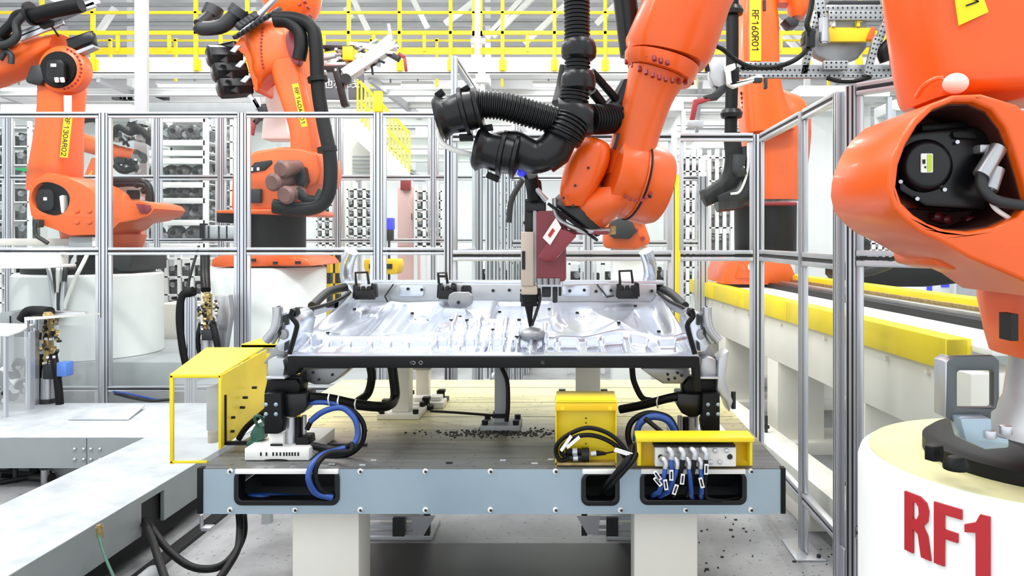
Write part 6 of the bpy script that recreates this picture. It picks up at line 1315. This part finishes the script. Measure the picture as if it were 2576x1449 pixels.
# ---- grey duct on the floor at left
dz0, dz1 = .14, .35
dc = T('cable_duct','low grey cable duct with scuffed white cover running diagonally into the left foreground','duct',(-2.5,3.6,dz0))
XA, XB = -2.26, -2.9
b = MB(); b.box((XB,1.4,dz1-.008),(XA,5.13,dz1)); b.build('cover_plate','ducttop',dc,bev=.002)
b = MB(); b.box((XA-.02,1.4,dz0),(XA,3.96,dz1-.008)); b.box((XA-.02,4.18,dz0),(XA,5.12,dz1-.008)); b.box((XA-.02,3.96,dz1-.04),(XA,4.18,dz1-.008)) ; b.build('side_plate','duct',dc,flat=True)
b = MB(); b.box((XA-.04,3.9,dz0),(XA-.03,4.25,dz1-.01)); b.build('slot_recess','ink',dc)
b = MB(); b.box((XB,1.4,dz0),(XB+.02,5.13,dz1-.008)); b.build('side_plate','duct',dc)
b = MB(); b.box((XA-.10,1.2,.05),(XA-.03,5.12,dz0)); b.build('under_rail','black',dc)
for y in (1.8,2.9,4.4): b = MB(); b.box((XA-.22,y,0),(XA-.1,y+.08,dz0)); b.build('foot','char',dc)
d2 = T('cable_duct','wide cross duct with scuffed white cover and bolted grey front at the left','duct',(-3.9,5.4,dz0))
b = MB(); b.box((-6.5,5.13,dz1-.008),(XA,6.2,dz1)); b.build('cover_plate','ducttop',d2,bev=.002)
b = MB(); b.box((-6.5,5.13,dz0),(P(218,0,5.13).x-.003,5.15,dz1-.008)); b.build('front_plate','duct',d2)
b = MB(); b.box((P(218,0,5.13).x+.003,5.13,dz0),(XB,5.15,dz1-.008)); b.build('front_plate','duct',d2)
for x in (187,210,228,251):
    for y in (1130,1156): b = MB(); b.sphere(P(x,y,5.125),.011,10,(1,.6,1)); b.build('bolt','alu',d2)
b = MB(); b.slab([(197,1068),(235,1048),(368,1048),(345,1069)],5.9,.1); 
b = MB(); b.prism([[Vector((P(205,0,5.75).x,5.6,dz1+.001)),Vector((P(352,0,5.75).x,5.6,dz1+.001)),Vector((P(368,0,6.0).x,5.98,dz1+.02)),Vector((P(240,0,6.0).x,5.98,dz1+.02))]],(0,0,.01)); b.build('hatch','ducttop',d2,bev=.002)
pp = T('pipework','dark pipes and valves in the gap under the cross duct at the left edge','pipes',P(60,1220,4.9)); rg = random.Random(2)
for k in range(16):
    b = MB(); x0 = rg.uniform(-20,120); y0 = rg.uniform(1180,1255); vert = k%3 == 0
    p,q = ((x0,1180),(x0,1258)) if vert else ((0 if rg.random()<.5 else x0-30,y0),(130,y0+rg.uniform(-25,10)))
    b.cyl(P(*p,5.2+rg.uniform(0,.4)),P(*q,5.2+rg.uniform(0,.4)),rg.uniform(.012,.03)); b.build('pipe',rg.choice(['char','char','tin','ink']),pp)
b = MB(); b.box((P(135,0,5.3).x,5.3,0),(XB,5.34,dz0)); b.build('end_plate','grey',pp)
# floor pipe under the duct edge
fp = T('floor_pipe','grey pipe with white clamps lying under the duct at lower left','pipe',(-2.05,3.0,0))
b = MB(); b.cyl((-2.0,1.6,.05),(-2.05,3.7,.05),.05); b.build('pipe','grey',fp)
for y in (2.75,3.05): b = MB(); b.cyl((-2.02,y,.05),(-2.02,y+.14,.05),.056); b.build('clamp','label',fp)
b = MB(); b.box((-2.2,1.6,0),(-2.12,4.9,.02)); b.build('channel','ink',fp)
for k,(pts,l) in enumerate((([(332,1310,4.07),(358,1312,4.0),(380,1350,3.8),(400,1410,3.5),(430,1500,3.2)],'black cable dropping steeply from the duct slot to the floor'),([(340,1305,4.07),(372,1318,4.0),(420,1380,3.75),(480,1425,3.6),(545,1428,3.6),(588,1395,3.7),(612,1345,3.8),(612,1295,3.8),(612,1270,3.7)],'black cable sagging from the duct slot to the underside of the table'),([(540,1470,3.3),(570,1430,3.45),(598,1380,3.6),(604,1330,3.7),(602,1290,3.7)],'second black cable hanging from the table beside the sagging one'))):
    cable(pts,.018,'black','cable',l)
cable([(248,1340,3.5),(254,1370,3.4),(268,1410,3.2),(290,1460,3.0)],.006,'green','cable','thin grey green wire rising to a brass connector at lower left')
b = MB(); b.cyl(P(252,1352,3.5),P(250,1325,3.5),.016); b.cyl(P(250,1325,3.5),P(249,1320,3.5),.012); tag(b.build('brass_connector','brass'),'brass connector at the end of the thin wire at lower left','connector')
ft = T('levelling_foot','small silver levelling foot under the left end of the table','foot',P(520,1335,3.9)); b = MB(); b.cyl(P(507,1295,3.9),P(507,1330,3.9),.009); b.build('rod','alu',ft); b = MB(); b.slab([(505,1328),(530,1328),(528,1337),(505,1337)],3.88,.05); b.build('plate','alu',ft,bev=.003)
cable([(290,990,7.2),(330,1000,7.1),(380,1008,7.0),(430,1005,6.9)],.014,'char','cable','dark cable sagging right from the foot of the left fence post')
cable([(285,985,7.15),(330,992,7.1),(400,1006,7.0),(440,1002,6.9)],.010,'blue','cable','blue cable sagging right from the foot of the left fence post')
# grey plinths for the pedestals
for x0,x1,y0,y1,l in ((-40,462,882,955,'wide grey steel plinth carrying the far left pedestal'),(470,900,900,985,'grey steel plinth carrying the middle left pedestal')):
    a = P(x0,y0,7.9); c = P(x1,y1,7.5); b = MB(); b.box((a.x,7.55,.0),(c.x,9.3,P(0,885,8.2).z-.005 if x0<0 else .25)); tag(b.build('plinth','grey',bev=.01),l,'plinth')
b = MB(); b.box((-5.2,7.55,.0),(-3.0,7.8,.12))
# beige bench behind pedestals
cab(390,765,465,800,9.35,'cream','cream bench between the two left pedestals',door=False)
# ---- welding stations
def station(cx, top, D, label, mirror=1, h=300, seed=1, hood=True):
    rg = random.Random(seed); r = T('weld_station',label,'welding station',P(cx,top+h,D))
    bt = top+h
    for dx in (-46*mirror,-34*mirror,): 
        a = P(cx+dx,top+12,D); profile((a.x,D,max(.02,0)),(a.x,D,a.z),.05,.05,(1,0,0),1).build('post','alu',r,ang=20)
    b = MB(); 
    for k in range(9): y = top+10+k*h*.05; b.cyl(P(cx-7,y,D-.1),P(cx+8,y,D-.1),.022 if k%2 else .03,n=10); 
    b.cyl(P(cx,top,D-.1),P(cx,top+h*.5,D-.1),.028,n=12); b.cyl(P(cx+10,top+5,D-.06),P(cx+10,top+h*.4,D-.06),.016,n=10); b.build('brass_fittings','brass',r)
    b = MB(); b.slab([(cx-14,top+h*.50),(cx+14,top+h*.50),(cx+17,top+h*.64),(cx-14,top+h*.64)],D-.16,.12); b.build('clamp_head','char',r,bev=.01)
    b = MB(); b.cyl(P(cx,top+h*.62,D-.1),P(cx,top+h*.95,D-.1),.05,n=16); b.build('cylinder','tin',r)
    b = MB(); b.cyl(P(cx,top+h*.82,D-.1),P(cx,top+h*.98,D-.1),.06,n=16); b.build('motor','char',r)
    b = MB(); b.tube([P(cx+14,top+h*.4,D-.12),P(cx+24,top+h*.62,D-.15),P(cx+30,top+h*.85,D-.15),P(cx+30,top+h,D-.12)],.03,10,6); b.build('hose','black',r)
    b = MB(); b.tube([P(cx-14,top+h*.4,D-.1),P(cx-22,top+h*.6,D-.12),P(cx-18,top+h*.8,D-.1),P(cx-4,top+h*.9,D-.1)],.02,10,6); b.build('hose','black',r)
    for k in range(40): 
        x = cx+rg.uniform(-20,26); y = top+rg.uniform(.08,.5)*h; b = MB(); b.bar(P(x,y,D-.15),P(x+rg.uniform(-9,9),y+rg.uniform(-14,14),D-.1),.02); b.build('fitting',rg.choice(['char','ink','brass','alu']),r)
    return r
s1 = station(120,785,6.3,'welding station with stacked brass fittings at the far left inside a clear hood',h=265,seed=3)
b = MB(); b.bpx(141,912,166,948,6.1,.1); b.build('blue_filter','bluetape',s1,bev=.01)
s2 = station(520,735,7.0,'welding station with wiring between the two left fence posts',h=190,seed=5)
b = MB(); b.slab([(540,745),(575,742),(580,790),(565,880),(545,880)],7.1,.1); b.build('side_cover','tin',s2,bev=.01)
b = MB(); b.bpx(496,825,532,842,6.9,.15); b.build('junction_box','duct',s2,bev=.01)
for k,(x,l) in enumerate(((512,'left'),(520,'right'))): cable([(x,640,7.6),(x,690,7.4),(x+2,730,7.1)],.03,'black','hose','%s of two black hoses hanging straight down left of the second fence post'%l,'hose')
cable([(500,620,7.9),(485,670,7.6),(472,720,7.4),(468,745,7.2)],.014,'black','cable','thin black cable curving down left of the two straight hoses')
cable([(488,732,7.0),(462,745,7.0),(455,800,7.0),(462,870,7.0),(472,920,7.0)],.045,'black','hose','thick black hose bowing left at the welding station by the second fence post','hose')
hd = T('clear_hood','clear acrylic hood with white roof over the far left welding station','hood',P(150,1050,6.3))
b = MB(); b.prism([[P(62,806,6.0),P(140,800,6.0),P(252,792,6.9),P(150,798,6.9)]],(0,0,.02)); b.build('roof','white',hd)
b = MB(); b.bpx(64,808,68,1045,6.0,.03); b.bpx(246,800,250,1045,6.6,.03); b.build('hood_frame','alu',hd)
b = MB(); b.bpx(150,818,246,1045,6.5,.006); b.build('window','glass_haze',hd)
h2 = T('clear_hood','clear acrylic hood with rounded white roof at the left edge','hood',P(45,1050,5.9))
b = MB(); b.prism([[P(-80,842,5.7),P(20,848,5.7),P(92,824,6.2),P(-60,820,6.2)]],(0,0,.03)); b.build('roof','white',h2,bev=.01)
b = MB(); b.bpx(8,846,14,1050,5.7,.03); b.bpx(70,835,76,1050,5.95,.05); b.bpx(82,832,88,1050,6.1,.05); b.build('hood_frame','alu',h2)
b = MB(); b.bpx(14,848,70,1050,5.9,.006); b.build('window','glass_haze',h2)
gg = T('pneumatic_unit','silver and dark pneumatic unit under the clear hood at the left edge','machine',P(40,1040,6.2)); rg = random.Random(8)
for k in range(22): x = rg.uniform(5,85); y = rg.uniform(900,1035); b = MB(); b.cyl(P(x,y,6.2),P(x+rg.uniform(-16,16),y+rg.uniform(-14,14),6.25),rg.uniform(.012,.045),n=10); b.build('fitting',rg.choice(['tin','tin','char','label','ink']),gg)
cable([(55,805,6.6),(70,785,6.6),(95,782,6.6),(125,785,6.5)],.045,'black','hose','thick black hose curving over the clear hood at the left','hose')
b = MB(); b.slab([(95,781),(210,785),(215,792),(120,795)],6.6,.06); tag(b.build('arm_plate','tin',bev=.01),'flat silver arm lying across the top of the brass fittings','arm')
b = MB(); b.bpx(-60,640,82,668,6.9,.5); b.bpx(0,668,102,676,6.85,.5); tag(b.build('machine_cover','white',bev=.01),'white horizontal machine cover at the left edge below the fence rail','cover')
b = MB(); b.bpx(-60,600,180,618,7.9,.3); tag(b.build('work_shelf','cream',bev=.006),'cream shelf at the left just above the fence mid rail','shelf')
b = MB(); b.slab([(-60,870),(-20,870),(-10,1050),(-60,1050)],5.5,.1)
# ================================================================== small pieces go under the part that carries them
SMALL = set('''motor_label label_stripe nameplate window seal_ring printed_mark locating_hole edge_seal port mounting_hole gasket holes base_cover column_cover
motor_plate connector handle socket rivet motor_cap wrist_seam wrist_flange bolt recess_lining cap cap_cord ring_bolt warning_label slot screen box_rib terminal_cover
connector_plug signal_cable shaft seam slots clip brass_fitting fitting cylinder_end tab orange_clip cable_gland metal_sleeve stamped_mark hex_bolt bolts cutout_lip sticker lettering pocket end_pocket elbow_pocket elbow_recess'''.split())
def bb(o):
    c = [Vector(v) for v in o.bound_box]; return Vector([min(v[i] for v in c) for i in range(3)]), Vector([max(v[i] for v in c) for i in range(3)])
kind_of = lambda o: o.name.split('.')[0]
for root in [o for o in C.objects if o.parent is None and o.type == 'EMPTY']:
    kids = [k for k in root.children if k.type == 'MESH']; hosts = [(k,)+bb(k) for k in kids if kind_of(k) not in SMALL]
    if not hosts: continue
    for k in kids:
        if kind_of(k) not in SMALL or k.children: continue
        a, z = bb(k); c = (a+z)/2
        def score(h):
            lo, hi = h[1], h[2]; d = Vector([max(lo[i]-c[i],0,c[i]-hi[i]) for i in range(3)]).length; e = hi-lo
            return d*20+(max(e.x,.01)*max(e.y,.01)*max(e.z,.01))**(1/3)*.3
        k.parent = min(hosts, key=score)[0]
